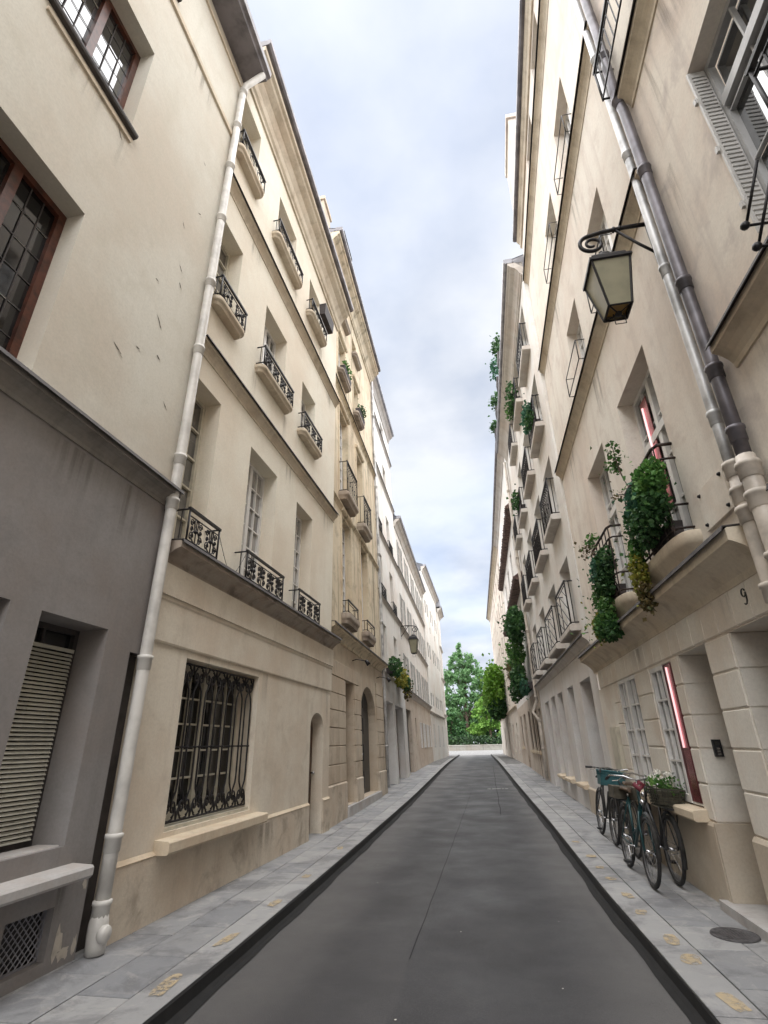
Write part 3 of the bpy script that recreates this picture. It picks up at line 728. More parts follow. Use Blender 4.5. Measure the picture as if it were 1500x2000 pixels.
for f, L in COLS.items():
    for k, (u0, u1, z0, z1) in enumerate(L):
        if k == 0: Bq.window(u0, u1, z0, z1, .24, 2, 5, M['olive_paint'], M['glass_dim'])
        else: Bq.window(u0, u1, z0, z1, .24, 4, 6 if f == 1 else 5 if f == 2 else 4, M['white_paint'], M['glass_dim'] if f == 1 else M['glass'], fw=.06, mw=.024, split=(f == 1), gms=[M['glass_curtain'], M['glass_dim'], M['glass_curtain'], M['glass_curtain'], M['glass_dim']])
for k, (u0, u1) in enumerate(((-.2, .47), (1.27, 2.56), (3.3, 4.40))):
    Bq.railing(u0, u1, 3.71, 4.13, .2, 'scroll', M['iron'])
for k, (u0, u1) in enumerate(((-.22, .62), (1.28, 2.66), (3.26, 4.42))):
    Bq.sill(u0, u1, 7.55, .12, .18, M['ledge_cream']); Bq.railing(u0+.04, u1-.04, 7.57, 7.96, .15, 'scroll', M['iron'])
for k, (u0, u1) in enumerate(((-.24, .72), (1.40, 2.78), (3.38, 4.55))):
    Bq.sill(u0, u1, 11.02, .12, .18, M['ledge_cream']); Bq.railing(u0+.04, u1-.04, 11.04, 11.38, .15, 'circles', M['iron'])
Bq.ledge(-.28, 5.82, 6.50, 6.70, .11, M['ledge_cream'], cap=M['lead'], name='string_course')
Bq.ledge(-.28, 5.82, 9.95, 10.15, .11, M['ledge_cream'], cap=M['lead'], name='string_course')
Bq.cornice(-.28, 5.84, 13.0, 13.74, .40, M['ledge_cream'], M['zinc_dark'], roof=M['slate'], rh=2.2)
# barred ground floor window: casement behind a scrolled grille
Bq.window(.44, 2.36, .86, 2.54, .30, 6, 5, M['olive_paint'], M['glass_dark'], fw=.09, mw=.022, split=True)
b = Bq.mb(); b.box(.44, 2.36, -.36, -.02, .80, .868); b.build('window_base', M['olive_paint'], Bq.root)
Bq.sill(.30, 2.60, .775, .115, .17, M['sill_stone'], rounded=False)
gr = Bq.mb(); go = -.07; u0, u1, z0, z1 = .46, 2.34, .90, 2.50
for z in (z0, z1): gr.tube([(u0, go, z), (u1, go, z)], .012, 5)
gr.box(u0, u1, go-.006, go+.006, 1.605, 1.622)
n = 7; w_ = (u1-u0)/n
for k in range(n+1):
    u = u0+w_*k
    for sg in ((-1, 1) if 0 < k < n else (1,) if k == 0 else (-1,)):
        g = .018
        top, bot = z1-.30, z0+.30
        gr.tube([(u+sg*w_*.42, go, bot-.20), (u+sg*w_*.40, go, bot-.10), (u+sg*w_*.22, go, bot-.02), (u+sg*(g+.03), go, bot+.05), (u+sg*(g+.03), go, top-.05), (u+sg*w_*.22, go, top+.02), (u+sg*w_*.40, go, top+.10), (u+sg*w_*.42, go, top+.20)], .0115, 5)
        gr.lathe([(0, -.02), (.019, -.01), (.019, .01), (0, .02)], (u+sg*(g+.03), go, 1.613), 6)
for k in range(n):
    c = u0+w_*(k+.5)
    for sg in (-1, 1):
        for zc, dr in ((z0+.09, 1), (z1-.09, -1)):
            gr.tube([(c+sg*.055+sg*(.055*(1-q/17))*math.cos(q*.62-1.6), go, zc+dr*(.03+.085*(1-q/18)*math.sin(q*.62-1.6))) for q in range(15)], .0105, 5)
            gr.tube([(c+sg*w_*.5, go, zc-dr*.09), (c+sg*w_*.42, go, zc+dr*.02), (c+sg*w_*.22, go, zc-dr*.07), (c, go, zc-dr*.085)], .010, 5)
gr.build('window_grille', M['iron'], Bq.root)
Bq.door(4.66, 5.40, .13, 2.17, .22, M['door_brown'])
b = Bq.mb(); b.tube([(.06, -.03, .40), (.06, .035, .40)], .035, 10, caps=False); b.tube([(.06, -.02, .40), (.06, .0, .40)], .028, 8); b.build('overflow_pipe', M['zinc_dark'], Bq.root)

for (u, z, w, h) in ((1.30, 7.42, .22, .6), (2.62, 7.42, .25, .7), (3.3, 7.42, .2, .5), (4.40, 7.42, .25, .6), (1.42, 10.89, .22, .6), (2.74, 10.88, .25, .65), (3.42, 10.88, .2, .5), (4.5, 10.88, .25, .6), (3.0, 6.49, .5, .5), (5.3, 6.49, .6, .6), (.9, 9.94, .5, .4), (5.2, 9.94, .5, .5), (.9, 2.6, .35, .5), (2.9, .62, .8, .4), (2.55, 2.6, .3, .7), (5.55, 2.6, .3, .8)): Bq.streak(u, z, w, h, .031 if .64 < z < 3 else .038 if z < 1 else .003)
# old stained stone house
Cq = Bld('stone_house', -3.222, 10.498, -.8, 1.4, 'L', 'stained old stone house with an arched carriage door and rusticated ground floor')
Cq.wall(.32, 7.38, -.4, 3.95, [(2.0, 2.95, .36, 3.1, .42), (3.75, 6.0, .36, 3.14, .5)], M['old_block'], name='base_wall', arches=((3.75, 2.2),))
zs = [.86+.36*k for k in range(8)]
for u0, u1 in ((.36, 1.985), (2.965, 3.735), (6.02, 7.34)):
    Cq.blocks(u0, u1, zs[:7], .035, M['old_block'])
    b = Cq.mb(); b.prism([(-.02, -.4), (.06, -.4), (.06, .83), (.03, .86), (-.02, .86)], u0, u1); b.build('plinth', M['plinth_tan'], Cq.root)
Cq.blocks(.36, 3.5, [3.03, 3.38], .035, M['old_block']); Cq.blocks(6.05, 7.34, [3.03, 3.38], .035, M['old_block'])
b = Cq.mb(); b.box(1.95, 6.1, -.5, .10, -.3, .35); b.build('doorstep', M['sill_grey'], Cq.root)
Cq.door(3.75, 6.0, .355, 3.14, .24, M['door_dark'], 4, leafs=2); Cq.door(2.0, 2.95, .36, 3.1, .26, M['door_brown'], 4)
Cq.ledge(.32, 7.42, 3.84, 4.10, .22, M['old_stone'], cap=M['lead'], name='cornice')
ops = [(1.86, 2.92, 4.65, 7.4), (4.25, 5.3, 4.62, 7.45), (1.66, 2.7, 8.02, 10.95), (3.95, 4.85, 8.0, 10.75), (1.55, 2.5, 12.35, 13.8), (3.72, 4.5, 12.25, 13.6), (1.75, 2.6, 14.95, 15.9), (3.7, 4.4, 14.9, 15.7)]
Cq.wall(.32, 7.38, 3.95, 16.35, ops, M['old_stone'], depth=.25)
for k, (u0, u1, z0, z1) in enumerate(ops):
    Cq.window(u0, u1, z0, z1, .17, 4, 7 if k < 4 else 4 if k < 6 else 3, M['white_paint'], M['glass_dim'] if k < 4 else M['glass'], fw=.07, mw=.03)
    if k < 6:
        b = Cq.mb(); b.prism([(-.02, z1+.08), (.06, z1+.10), (.09, z1+.14), (.09, z1+.19), (-.02, z1+.22)], u0-.12, u1+.12); b.build('hood_mould', M['old_stone'], Cq.root)
        for a, c in ((u0-.11, u0-.002), (u1+.002, u1+.11)):
            b = Cq.mb(); b.box(a, c, -.02, .022, z0, z1+.08); b.build('window_surround', M['old_stone'], Cq.root)
for (u0, u1) in ((1.75, 3.05), (4.15, 5.45)):
    Cq.sill(u0, u1, 4.64, .26, .22, M['ledge_dark']); Cq.railing(u0+.08, u1-.1, 4.66, 4.98, .17, 'none', M['iron'])
for (u0, u1) in ((1.5, 2.9), (3.8, 5.05)):
    Cq.sill(u0, u1, 7.98, .22, .30, M['ledge_dark']); Cq.railing(u0+.06, u1-.06, 8.0, 8.95, .25, 'circles', M['iron'])
for (u0, u1, z) in ((1.45, 2.65, 12.3), (3.6, 4.75, 12.2), (1.65, 2.75, 14.9), (3.6, 4.6, 14.85)): Cq.sill(u0, u1, z, .14, .2, M['ledge_dark'])
Cq.ledge(.32, 7.40, 11.45, 11.6, .09, M['old_stone'], cap=M['lead'], name='string_course')
Cq.ledge(.32, 7.40, 7.52, 7.66, .08, M['old_stone'], name='string_course')
Cq.cornice(.32, 7.42, 16.33, 17.0, .40, M['old_stone'], M['zinc_dark'], roof=M['zinc_dark'], rh=2.2)
def chimney(B, u0, u1, o0, o1, z0, z1, mat, pots=3, name='chimney'):
    b = B.mb(); b.box(u0, u1, o0, o1, z0, z1); b.box(u0-.05, u1+.05, o0-.05, o1+.05, z1-.22, z1-.06); c = b.build(name, mat, B.root)
    for k in range(pots):
        b = B.mb(); b.lathe([(.09, 0), (.11, .05), (.09, .12), (.08, .40), (.10, .42), (.10, .46), (.06, .46)], (u0+(u1-u0)*(k+.5)/pots, (o0+o1)/2, z1), 8); b.build('chimney_pot', M['terracotta'], c)
def dormer(B, uc, w, z0, h, o, wall, roof):
    b = B.mb(); u0, u1 = uc-w/2, uc+w/2
    b.box(u0, u1, o-1.6, o, z0, z0+h); d = b.build('dormer', wall, B.root)
    b = B.mb(); b.prism([(o+.12, z0+h), (o+.12, z0+h+.08), (o-1.7, z0+h+.35), (o-1.7, z0+h)], u0-.1, u1+.1); b.build('dormer_roof', roof, d)
    b = B.mb(); b.quad((u0+.12, o+.004, z0+.15), (u1-.12, o+.004, z0+.15), (u1-.12, o+.004, z0+h-.12), (u0+.12, o+.004, z0+h-.12)); b.build('pane', M['glass'], d)
chimney(Cq, .34, 1.15, -1.2, -.15, 16.6, 19.0, M['old_block'], 2)
Cq.railing(1.5, 2.7, 17.1, 18.6, .28, 'scroll', M['iron'], ret=False)
chimney(Cq, 5.6, 6.9, -3.2, -2.4, 17, 20.2, M['old_block'])

# white house with pale window bays
D = Bld('white_house', -3.422, 17.697, -1.0, 2.0, 'L', 'white rendered house five storeys high beside the old stone house')
D.wall(.02, 7.25, -.4, 4.0, [(1.0, 3.3, .2, 3.05, .55), (3.9, 6.2, .2, 3.03, .55)], M['white2'], name='base_wall')
D.door(1.0, 3.3, .2, 3.05, .4, M['grey_paint'], 3, leafs=2); D.door(3.9, 6.2, .2, 3.03, .3, M['door_brown'], 3, leafs=2)
ops = []
for (za, zb, a, c) in ((4.25, 5.95, 1.65, 4.6), (7.2, 8.93, 1.5, 4.52), (10.15, 11.76, 1.36, 4.42), (13.35, 14.6, 1.36, 4.3), (16.25, 17.3, 1.36, 4.3)):
    ops += [(a, a+.98, za, zb), (c, c+.98, za, zb)]
D.wall(.02, 7.25, 4.0, 17.7, ops, M['white'], depth=.3)
for (u0, u1, z0, z1) in ops: D.window(u0, u1, z0, z1, .24, 2, 4, M['white_paint'], M['glass_dim'], fw=.06)
for z in (6.84, 9.8, 13.04, 15.95): D.ledge(.02, 7.26, z, z+.16, .09, M['ledge_white'], cap=M['lead'], name='string_course')
D.ledge(.02, 7.26, 3.9, 4.08, .08, M['ledge_white'], name='string_course')
for c in (1.48, 4.5): D.railing(c-.02, c+1.05, 7.02, 7.45, .1, 'scroll', M['iron'])
for c in (1.34, 4.4): D.railing(c-.02, c+1.05, 9.97, 10.4, .1, 'bars', M['iron'])
D.cornice(.02, 7.28, 17.68, 18.1, .28, M['ledge_white'], M['zinc'], roof=M['zinc'], rh=1.6)
for (u, z, w, h) in ((1.8, 4.38, .4, .9), (2.95, 4.38, .4, .9), (4.2, 4.36, .4, .9), (5.35, 4.36, .4, .9), (1.55, 7.75, .35, 1.2), (2.85, 7.75, .35, 1.2), (3.85, 7.75, .35, 1.1), (5.0, 7.75, .35, 1.1), (1.5, 12.1, .35, .9), (2.6, 12.1, .35, .9), (3.65, 12.0, .35, .9), (4.7, 12.0, .35, .9), (6.4, 7.5, .8, 2.2), (.8, 11.4, .6, 2.0), (3.3, 11.4, .6, 1.8), (6.2, 11.4, .7, 1.8)): Cq.streak(u, z, w, h, .004)
for (u, z, w, h) in ((1.7, 6.8, .5, .7), (5.2, 6.8, .5, .8), (1.6, 9.75, .5, .7), (5.0, 9.75, .5, .7), (3.4, 13.0, .8, .9)): D.streak(u, z, w, h)
for (u, z, w, h) in ((-1.82, 8.0, .2, .7), (-2.4, 8.0, .5, .5), (-1.3, 4.06, .7, .5), (-.6, 4.06, .5, .7), (-.9, 11.14, .7, .5), (-1.25, .70, .5, .2), (-.5, .70, .18, .35)): A.streak(u, z, w, h)
dormer(D, 5.7, .9, 18.2, 1.1, -.7, M['slate'], M['zinc_dark'])

# long pale house with shutters
E_ = Bld('shuttered_house', -3.66, 24.95, -1.2, 1.5, 'L', 'long pale house with grey louvred shutters and a slate roof with dormers')
ops0 = [(.4, 2.7, .3, 3.13, .5), (4.5, 5.2, 1.5, 2.87, .3), (7.6, 8.7, 1.35, 2.72, .25), (10.0, 11.1, 1.35, 2.72, .25), (12.6, 13.7, 1.35, 2.73, .25)]
E_.wall(.03, 15.25, -.4, 3.9, ops0, M['ochre'], name='base_wall')
E_.door(.4, 2.7, .3, 3.13, .18, M['door_green'], 3, leafs=2)
for q in ops0[1:]: E_.window(q[0], q[1], q[2], q[3], .2, 2, 3, M['white_paint'], M['glass_dim'])
ops = []
for (za, zb) in ((4.1, 5.75), (7.35, 8.85), (10.4, 11.9)): ops += [(c, c+.95, za, zb) for c in (1.35, 4.4, 7.6, 10.6, 13.3)]
E_.wall(.03, 15.25, 3.9, 12.4, ops, M['white'], depth=.2)
def shutters(B, u0, u1, z0, z1, mat):
    w = (u1-u0)/2
    for a, c in ((u0-w-.02, u0-.02), (u1+.02, u1+w+.02)):
        b = B.mb(); b.box(a, a+.05, .008, .045, z0, z1); b.box(c-.05, c, .008, .045, z0, z1)
        for z in (z0, (z0+z1)/2-.03, z1-.06): b.box(a+.05, c-.05, .010, .043, z, z+.06)
        n = int((z1-z0)/.075)
        for k in range(n):
            z = z0+.05+(z1-z0-.1)*k/n; b.prism([(.014, z+.03), (.036, z), (.04, z+.006), (.018, z+.036)], a+.05, c-.05, caps=False)
        b.build('shutter', mat, B.root)
for (u0, u1, z0, z1) in ops:
    E_.window(u0, u1, z0, z1, .14, 2, 4, M['white_paint'], M['glass_dim'])
    shutters(E_, u0, u1, z0, z1, M['shutter'])
for q in ops0[2:]: shutters(E_, q[0], q[1], q[2], q[3], M['white_paint'])
E_.ledge(.03, 15.27, 3.78, 4.02, .16, M['ledge_white'], cap=M['lead'], name='cornice')
for z in (6.82, 9.88): E_.ledge(.03, 15.27, z, z+.2, .12, M['ledge_white'], cap=M['lead'], name='string_course')
E_.cornice(.03, 15.28, 12.38, 12.8, .32, M['ledge_white'], M['zinc'], roof=M['slate'], rh=3.4)
for uc in (2.2, 5.6, 9.4, 12.6): dormer(E_, uc, 1.0, 12.95, 1.25, -.35, M['white'], M['slate'])
chimney(E_, 6.2, 7.6, -2.3, -1.6, 13.5, 16.6, M['white'], 4); chimney(E_, 13.8, 15.1, -2.6, -1.8, 13.5, 17.0, M['pale'], 4)

# far houses on the left
F_ = Bld('tall_plain_house', -3.98, 40.25, .4, .8, 'L', 'tall pale house far along the left with rows of small dark windows')
ops = [(u, u+.8, za, zb) for (za, zb) in ((4.25, 5.15), (7.85, 9.0), (11.4, 12.5)) for u in (.9, 2.35, 4.9, 6.4, 8.6, 10.1)]+[(u, u+.5, 10.2, 10.7) for u in (3.6, 7.4)]
F_.wall(.03, 11.6, -.4, 14.7, ops, M['pale'], depth=.18)
for q in ops: F_.window(*q, .05, 2, 2, M['door_dark'], M['black'], fw=.05)
for u in (1.2, 5.0, 8.6): F_.window(u, u+1.0, 1.3, 2.9, -.005, 2, 3, M['grey_paint'], M['glass_dim'])
F_.ledge(.03, 11.6, 3.55, 3.75, .12, M['ledge_white'], name='string_course')
F_.cornice(.03, 11.62, 14.66, 15.1, .3, M['ledge_white'], M['zinc'], roof=M['slate'], rh=2.6)
chimney(F_, 1.0, 2.4, -2.2, -1.5, 15.5, 18.3, M['white'], 4)
for uc in (4.0, 7.0, 10.0): dormer(F_, uc, 1.0, 15.2, 1.2, -.4, M['white'], M['slate'])
G_ = Bld('corner_house', -3.9, 51.9, -1.5, .3, 'L', 'last corner house on the left with a rounded zinc attic above the quay')
ops = [(1.2, 2.0, za, zb) for (za, zb) in ((1.2, 3.0), (4.6, 6.3), (7.8, 9.4), (10.9, 12.4))]
G_.wall(.03, 4.2, -.4, 13.9, ops, M['white'], depth=.2)
for q in ops: G_.window(*q, .14, 2, 4, M['white_paint'], M['glass'])
for z in (3.9, 7.2, 10.3): G_.ledge(.03, 4.25, z, z+.2, .14, M['ledge_white'], name='string_course')
G_.cornice(.03, 4.26, 13.88, 14.3, .4, M['ledge_white'], M['zinc'])
b = G_.mb(); b.prism([(.35, 14.47), (.28, 15.3), (0, 16.0), (-.6, 16.5), (-5, 17.2), (-5, 14.47)], .03, 4.24); b.build('roof', M['zinc'], G_.root)
# ------------------------------------------------------------------ right side houses
N9 = Bld('limestone_house', 2.12, 6.0, -.4, .8, 'R', 'rosy cream house on the right with planted balconies over a pale limestone ground floor', slope=.03)
zc9 = [.84, 1.17, 1.50, 1.82, 2.13, 2.43]
GA, GB = (2.05, 3.1, .93, 2.44, .16), (.50, 1.36, .90, 2.41, .16)
N9.wall(-2.18, 4.6, -.4, 2.44, [GA, GB, (-.52, .27, .16, 2.43, .55), (-1.94, -1.05, .16, 2.43, .55)], M['stone9'], name='base_wall')
for u0, u1 in ((.275, .49), (1.37, 2.04), (3.11, 3.45), (-1.04, -.53)):
    N9.blocks(u0, u1, zc9, .014, M['stone9'], gap=.016)
# the door jambs show their courses too
for u in (.27, -1.05):
    for k in range(len(zc9)-1):
        b = N9.mb(); b.prism([(zc9[k]+.008, 0), (zc9[k+1]-.008, 0)], 0, 1) if False else b.box(u-.014, u-.001, -.5, .0, zc9[k]+.008, zc9[k+1]-.008); b.build('stone_block', M['stone9'], N9.root)
for u0, u1 in ((.272, 4.6), (-1.048, -.522)):
    b = N9.mb(); b.prism([(-.02, -.4), (.045, -.4), (.045, .80), (.02, .835), (-.02, .835)], u0, u1); b.build('plinth', M['plinth9'], N9.root)
for u in (.27, -1.05):
    b = N9.mb(); b.box(u-.03, u-.001, -.52, .04, .16, .83); b.build('plinth', M['plinth9'], N9.root)
b = N9.mb(); b.box(-.56, .36, -.5, .12, -.2, .20); b.build('doorstep', M['sill_grey'], N9.root)
b = N9.mb(); b.box(-1.94, -1.02, -.5, .10, -.2, .20); b.build('doorstep', M['sill_grey'], N9.root)
N9.door(-.52, .27, .2, 2.43, .5, M['door_dark'], 3); N9.door(-1.94, -1.05, .2, 2.43, .5, M['door_dark'], 3)
# flat arch of upright stones
u = -1.93
while u < 4.35:
    w_ = rng.uniform(.29, .36); c = N9.mb(); u1 = min(u+w_-.014, 4.58)
    c.prism([(-.02, 2.445), (.012, 2.445), (.02, 2.455), (.02, 2.74), (-.02, 2.74)], u, u1); c.build('stone_block', M['stone9'], N9.root); u += w_
N9.ledge(-2.0, 4.62, 2.74, 3.06, .24, M['ledge_cream'], cap=M['lead'], name='cornice')
UP = [(-.95, .29, 3.42, 5.8, .22), (1.27, 2.5, 3.42, 5.84, .22), (-.93, -.06, 7.2, 8.72), (1.07, 2.0, 7.25, 8.72), (-.72, .2, 10.2, 11.75), (1.12, 2.08, 10.2, 11.6), (-.35, .58, 13.55, 14.75), (1.38, 2.34, 13.5, 14.7)]
N9.wall(-2.18, 4.6, 3.05, 14.85, UP, M['pink_cream'], depth=.2)
for k, q in enumerate(UP):
    if k == 0:
        # near window: one white casement stands open, copper panel and glowing tube paint reflections on its glass
        N9.window(q[0], q[1], q[2], q[3], .20, 4, 4, M['white_paint'], M['glass_dim'], fw=.06, split=True, transom=5.0)
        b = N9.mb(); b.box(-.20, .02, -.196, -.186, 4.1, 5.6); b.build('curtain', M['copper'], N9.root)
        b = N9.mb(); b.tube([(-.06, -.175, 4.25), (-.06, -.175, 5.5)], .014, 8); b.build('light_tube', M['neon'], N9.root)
    elif k == 1: N9.window(q[0], q[1], q[2], q[3], .20, 4, 4, M['white_paint'], M['glass_curtain'], fw=.06, transom=5.0)
    else: N9.window(q[0], q[1], q[2], q[3], .18, 4, 4, M['white_paint'], M['glass_curtain'] if k < 6 else M['glass'], fw=.06)
N9.ledge(-2.18, 4.6, 6.90, 7.12, .12, M['ledge_cream'], cap=M['lead'], name='string_course')
N9.ledge(-2.18, 4.6, 9.9, 10.1, .10, M['ledge_cream'], cap=M['lead'], name='string_course')
N9.ledge(-2.18, 4.6, 13.2, 13.42, .11, M['ledge_cream'], cap=M['lead'], name='string_course')
N9.cornice(-2.18, 4.64, 14.83, 15.15, .12, M['ledge_cream'], M['zinc_dark'], roof=M['zinc_dark'], rh=2.6)
chimney(N9, 3.1, 4.5, -1.2, .10, 15.16, 18.3, M['r0_cream'], 3)
dormer(N9, .6, 1.1, 15.35, 1.6, -.3, M['pink_cream'], M['zinc_dark'])
for (u0, u1) in ((-1.02, .36), (1.2, 2.57)):
    # corbelled half-round balcony slabs
    b = N9.mb(); um, hw = (u0+u1)/2, (u1-u0)/2+.06; N = 16
    lev = [(3.08, .45), (3.14, .52), (3.22, .74), (3.28, .92), (3.31, 1), (3.40, 1), (3.41, .98)]; base = len(b.v)
    for z, s_ in lev:
        for k in range(N+1):
            a = math.pi*k/N; b.v.append(b.T(um-hw*math.copysign(abs(math.cos(a))**.6, math.cos(a))*s_**.5, (.20*math.sin(a)**.55*s_ if math.sin(a) > 1e-6 else 0), z))
    for k in range(len(lev)-1):
        for q in range(N): a = base+k*(N+1)+q; b.f.append((a, a+1, a+N+2, a+N+1)); b.mi.append(0); b.sm.append(True)
    b.f.append(tuple(base+(len(lev)-1)*(N+1)+q for q in range(N+1))); b.mi.append(0); b.sm.append(False)
    b.build('balcony_slab', M['ledge_cream'], N9.root)
    # railing with slanting bars bowed over the slab
    b = N9.mb(); o = .175
    for z in (3.47, 3.72, 4.25, 4.42): b.tube([(u0+.04, .0, z), (u0+.05, o*.8, z), (u0+.14, o, z), (u1-.14, o, z), (u1-.05, o*.8, z), (u1-.04, .0, z)], .013 if z < 4.4 else .019, 5)
    n = 6
    for k in range(n+1):
        u = u0+.08+(u1-u0-.16)*k/n; b.tube([(u, o, 3.41), (u, o, 4.42)], .009, 4)
    for a, c in ((u0+.1, um), (um, u1-.1)):
        b.tube([(a, o, 3.47), (c, o, 4.25)], .011, 4); b.tube([(a, o, 4.25), (c, o, 3.47)], .011, 4)
    b.build('railing', M['iron_brown'], N9.root)
for (u0, u1, z) in ((-.98, -.02, 7.15), (1.02, 2.05, 7.2), (-.76, .25, 10.15), (1.08, 2.12, 10.15)):
    b = N9.mb(); o = .15
    for zz in (z+.12, z+.52): b.tube([(u0, -.05, zz), (u0, o, zz), (u1, o, zz), (u1, -.05, zz)], .009, 5)
    for uu in (u0, u1): b.tube([(uu, o, z+.12), (uu, o, z+.52)], .009, 5)
    b.build('guard_rail', M['iron'], N9.root)
# ground floor windows
wA = N9.window(GA[0], GA[1], .97, 2.44, .0, 4, 4, M['white_paint'], M['glass'], fw=.05, mw=.022, split=True, gms=[M['glass_curtain'], M['glass_curtain'], M['glass_dim'], M['glass_curtain']])
wB = N9.window(.86, 1.36, .95, 2.41, .0, 2, 4, M['white_paint'], M['glass'], fw=.05, mw=.022, sash=False, split=True, gms=[M['glass_curtain'], M['glass_curtain'], M['glass_dim'], M['glass_dim']])
# its other sash is swung in: dark opening, maroon drape, then copper panel and glowing tube as painted reflections
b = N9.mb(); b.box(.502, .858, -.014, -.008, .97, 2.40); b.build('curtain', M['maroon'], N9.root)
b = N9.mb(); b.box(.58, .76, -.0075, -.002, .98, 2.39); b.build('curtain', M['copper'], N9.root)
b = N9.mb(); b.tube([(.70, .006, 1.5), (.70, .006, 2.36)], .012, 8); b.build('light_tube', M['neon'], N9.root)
b = N9.mb(); b.box(.50, .86, -.28, -.01, .945, .965); b.box(.50, .52, -.10, -.05, .95, 2.41); b.build('window_base', M['white_paint'], N9.root)
N9.sill(.42, 3.2, .92, .10, .16, M['sill_stone'], rounded=False)
b = N9.mb(); b.box(3.52, 3.98, -.02, .06, .9, 1.78); b.box(3.56, 3.94, .06, .068, .94, 1.74); b.build('meter_cupboard', M['olive_paint'], N9.root)

for (u, z, w, h) in ((-1.0, 3.1+3.75, .3, .7), (.9, 6.86, .6, .9), (3.4, 6.86, .8, .8), (-.9, 7.1, .2, .4), (0, 9.86, .5, .9), (2.4, 9.86, .7, .7), (3.9, 9.86, .5, 1.0), (3.9, 3.9, .3, .6), (-1.2, 2.72, .3, .25), (1.7, 2.72, .4, .25)): N9.streak(u, z, w, h, .004 if z > 3 else .022)
R0 = Bld('weathered_house', 2.12, 6.0, -.4, .8, 'R', 'nearest house on the right, blotchy weathered cream render with a shuttered window')
W0 = (-4.9, -3.14, 4.8, 6.82, .17)
R0.wall(-18, -2.185, -.4, 14.5, [W0, (-4.6, -3.3, 9.0, 10.8, .25), (-3.6, -2.3, .16, 2.43, .5)], M['r0_cream'])
R0.ledge(-18, -2.42, 4.22, 4.46, .15, M['ledge_cream'], cap=M['lead'])
R0.ledge(-18, -2.30, 7.98, 8.24, .13, M['ledge_cream'], cap=M['lead'], name='string_course')
R0.ledge(-18, -2.7, 2.74, 3.06, .24, M['ledge_cream'], cap=M['lead'], name='cornice')
R0.window(*W0[:4], .13, 4, 3, M['grey_paint'], M['glass'], fw=.06, mw=.016, split=True, transom=6.25, lean=.012)
R0.window(-4.6, -3.3, 9.0, 10.8, .2, 4, 3, M['white_paint'], M['glass'])
# perforated metal blind folded against the far jamb
b = R0.mb(); b.box(-3.165, -3.142, -.125, .012, 4.81, 6.80)
for k in range(38): z = 4.86+k*.05; b.box(-3.175, -3.166, -.11, -.005, z, z+.028)
for z in (5.1, 5.75, 6.4): b.box(-3.15, -3.12, .004, .03, z, z+.06)
b.build('folded_shutter', M['shutter'], R0.root)
R0.railing(-4.75, -3.9, 4.74, 5.35, .24, 'bars', M['iron'])
for u, zz in ((-3.40, 4.60), (-3.42, 4.38)): 
    b = R0.mb(); b.lathe([(0, -.03), (.022, -.02), (.03, 0), (.022, .02), (0, .03)], (u, .26, zz), 8); b.tube([(u, .25, zz+.01), (u-.22, .20, zz+.30)], .010, 5); b.tube([(u, .25, zz), (u+.03, .0, zz+.03)], .010, 5); b.build('railing_stay', M['iron'], R0.root)
R0.railing(-3.6, -2.2, 8.4, 9.0, .22, 'bars', M['iron'])

for (u, z, w, h) in ((-3.0, 4.7, .5, .6), (-3.6, 4.7, .7, .5), (-2.7, 7.95, .5, 1.6), (-3.3, 7.95, .6, .9), (-2.45, 6.6, .3, 1.6), (-2.9, 4.2, .5, .9)): R0.streak(u, z, w, h)
P_ = Bld('pale_balcony_house', 2.122, 11.4, -.4, .15, 'R', 'pale house on the right with three window bays and crossed iron rails')
G3 = [(-.14, 1.1, .15, 2.77, .42), (2.05, 2.95, .68, 2.81, .34), (3.93, 4.95, .68, 2.82, .34), (5.52, 6.5, .68, 2.84, .34), (7.2, 8.3, .2, 2.8, .34)]
P_.wall(-.79, 9.7, -.4, 3.32, G3, M['white2'], name='base_wall')
P_.door(*G3[0][:4], .38, M['door_dark'], 3)
for q in G3[1:4]: P_.window(q[0], q[1], q[2], q[3], .30, 2, 3, M['grey_paint'], M['glass_dim']); P_.sill(q[0]-.08, q[1]+.08, q[2], .09, .12, M['sill_stone'], rounded=False)
P_.door(*G3[4][:4], .30, M['grey_paint'], 3)
b = P_.mb(); b.prism([(-.02, -.4), (.035, -.4), (.035, .62), (.01, .65), (-.02, .65)], 1.15, 2.02); b.build('plinth', M['plinth9'], P_.root)
for a, c in ((2.0, 3.0), (3.9, 7.1)):
    pass
P_.ledge(-.79, 9.72, 3.30, 3.50, .13, M['ledge_white'], cap=M['lead'], name='string_course')
RW = {1: [(0, 1.28, 3.85, 5.40), (2.3, 3.78, 3.85, 5.43), (5.02, 6.35, 3.85, 5.48)], 2: [(0, 1.38, 6.42, 8.05), (2.5, 3.98, 6.42, 8.18), (5.26, 6.76, 6.45, 8.3)],
      3: [(0, 1.38, 9.0, 10.62), (2.6, 4.08, 9.0, 10.85), (5.45, 6.76, 9.05, 11.05)], 4: [(.05, 1.45, 11.55, 13.2), (2.7, 4.2, 11.75, 13.4), (5.5, 6.8, 11.8, 13.5)]}
RW[1].append((7.8, 9.0, 3.85, 5.5)); RW[2].append((8.0, 9.2, 6.45, 8.3)); RW[3].append((8.1, 9.3, 9.1, 11.0))
P_.wall(-.79, 9.7, 3.32, 13.6, sum(RW.values(), []), M['pale'], depth=.26)
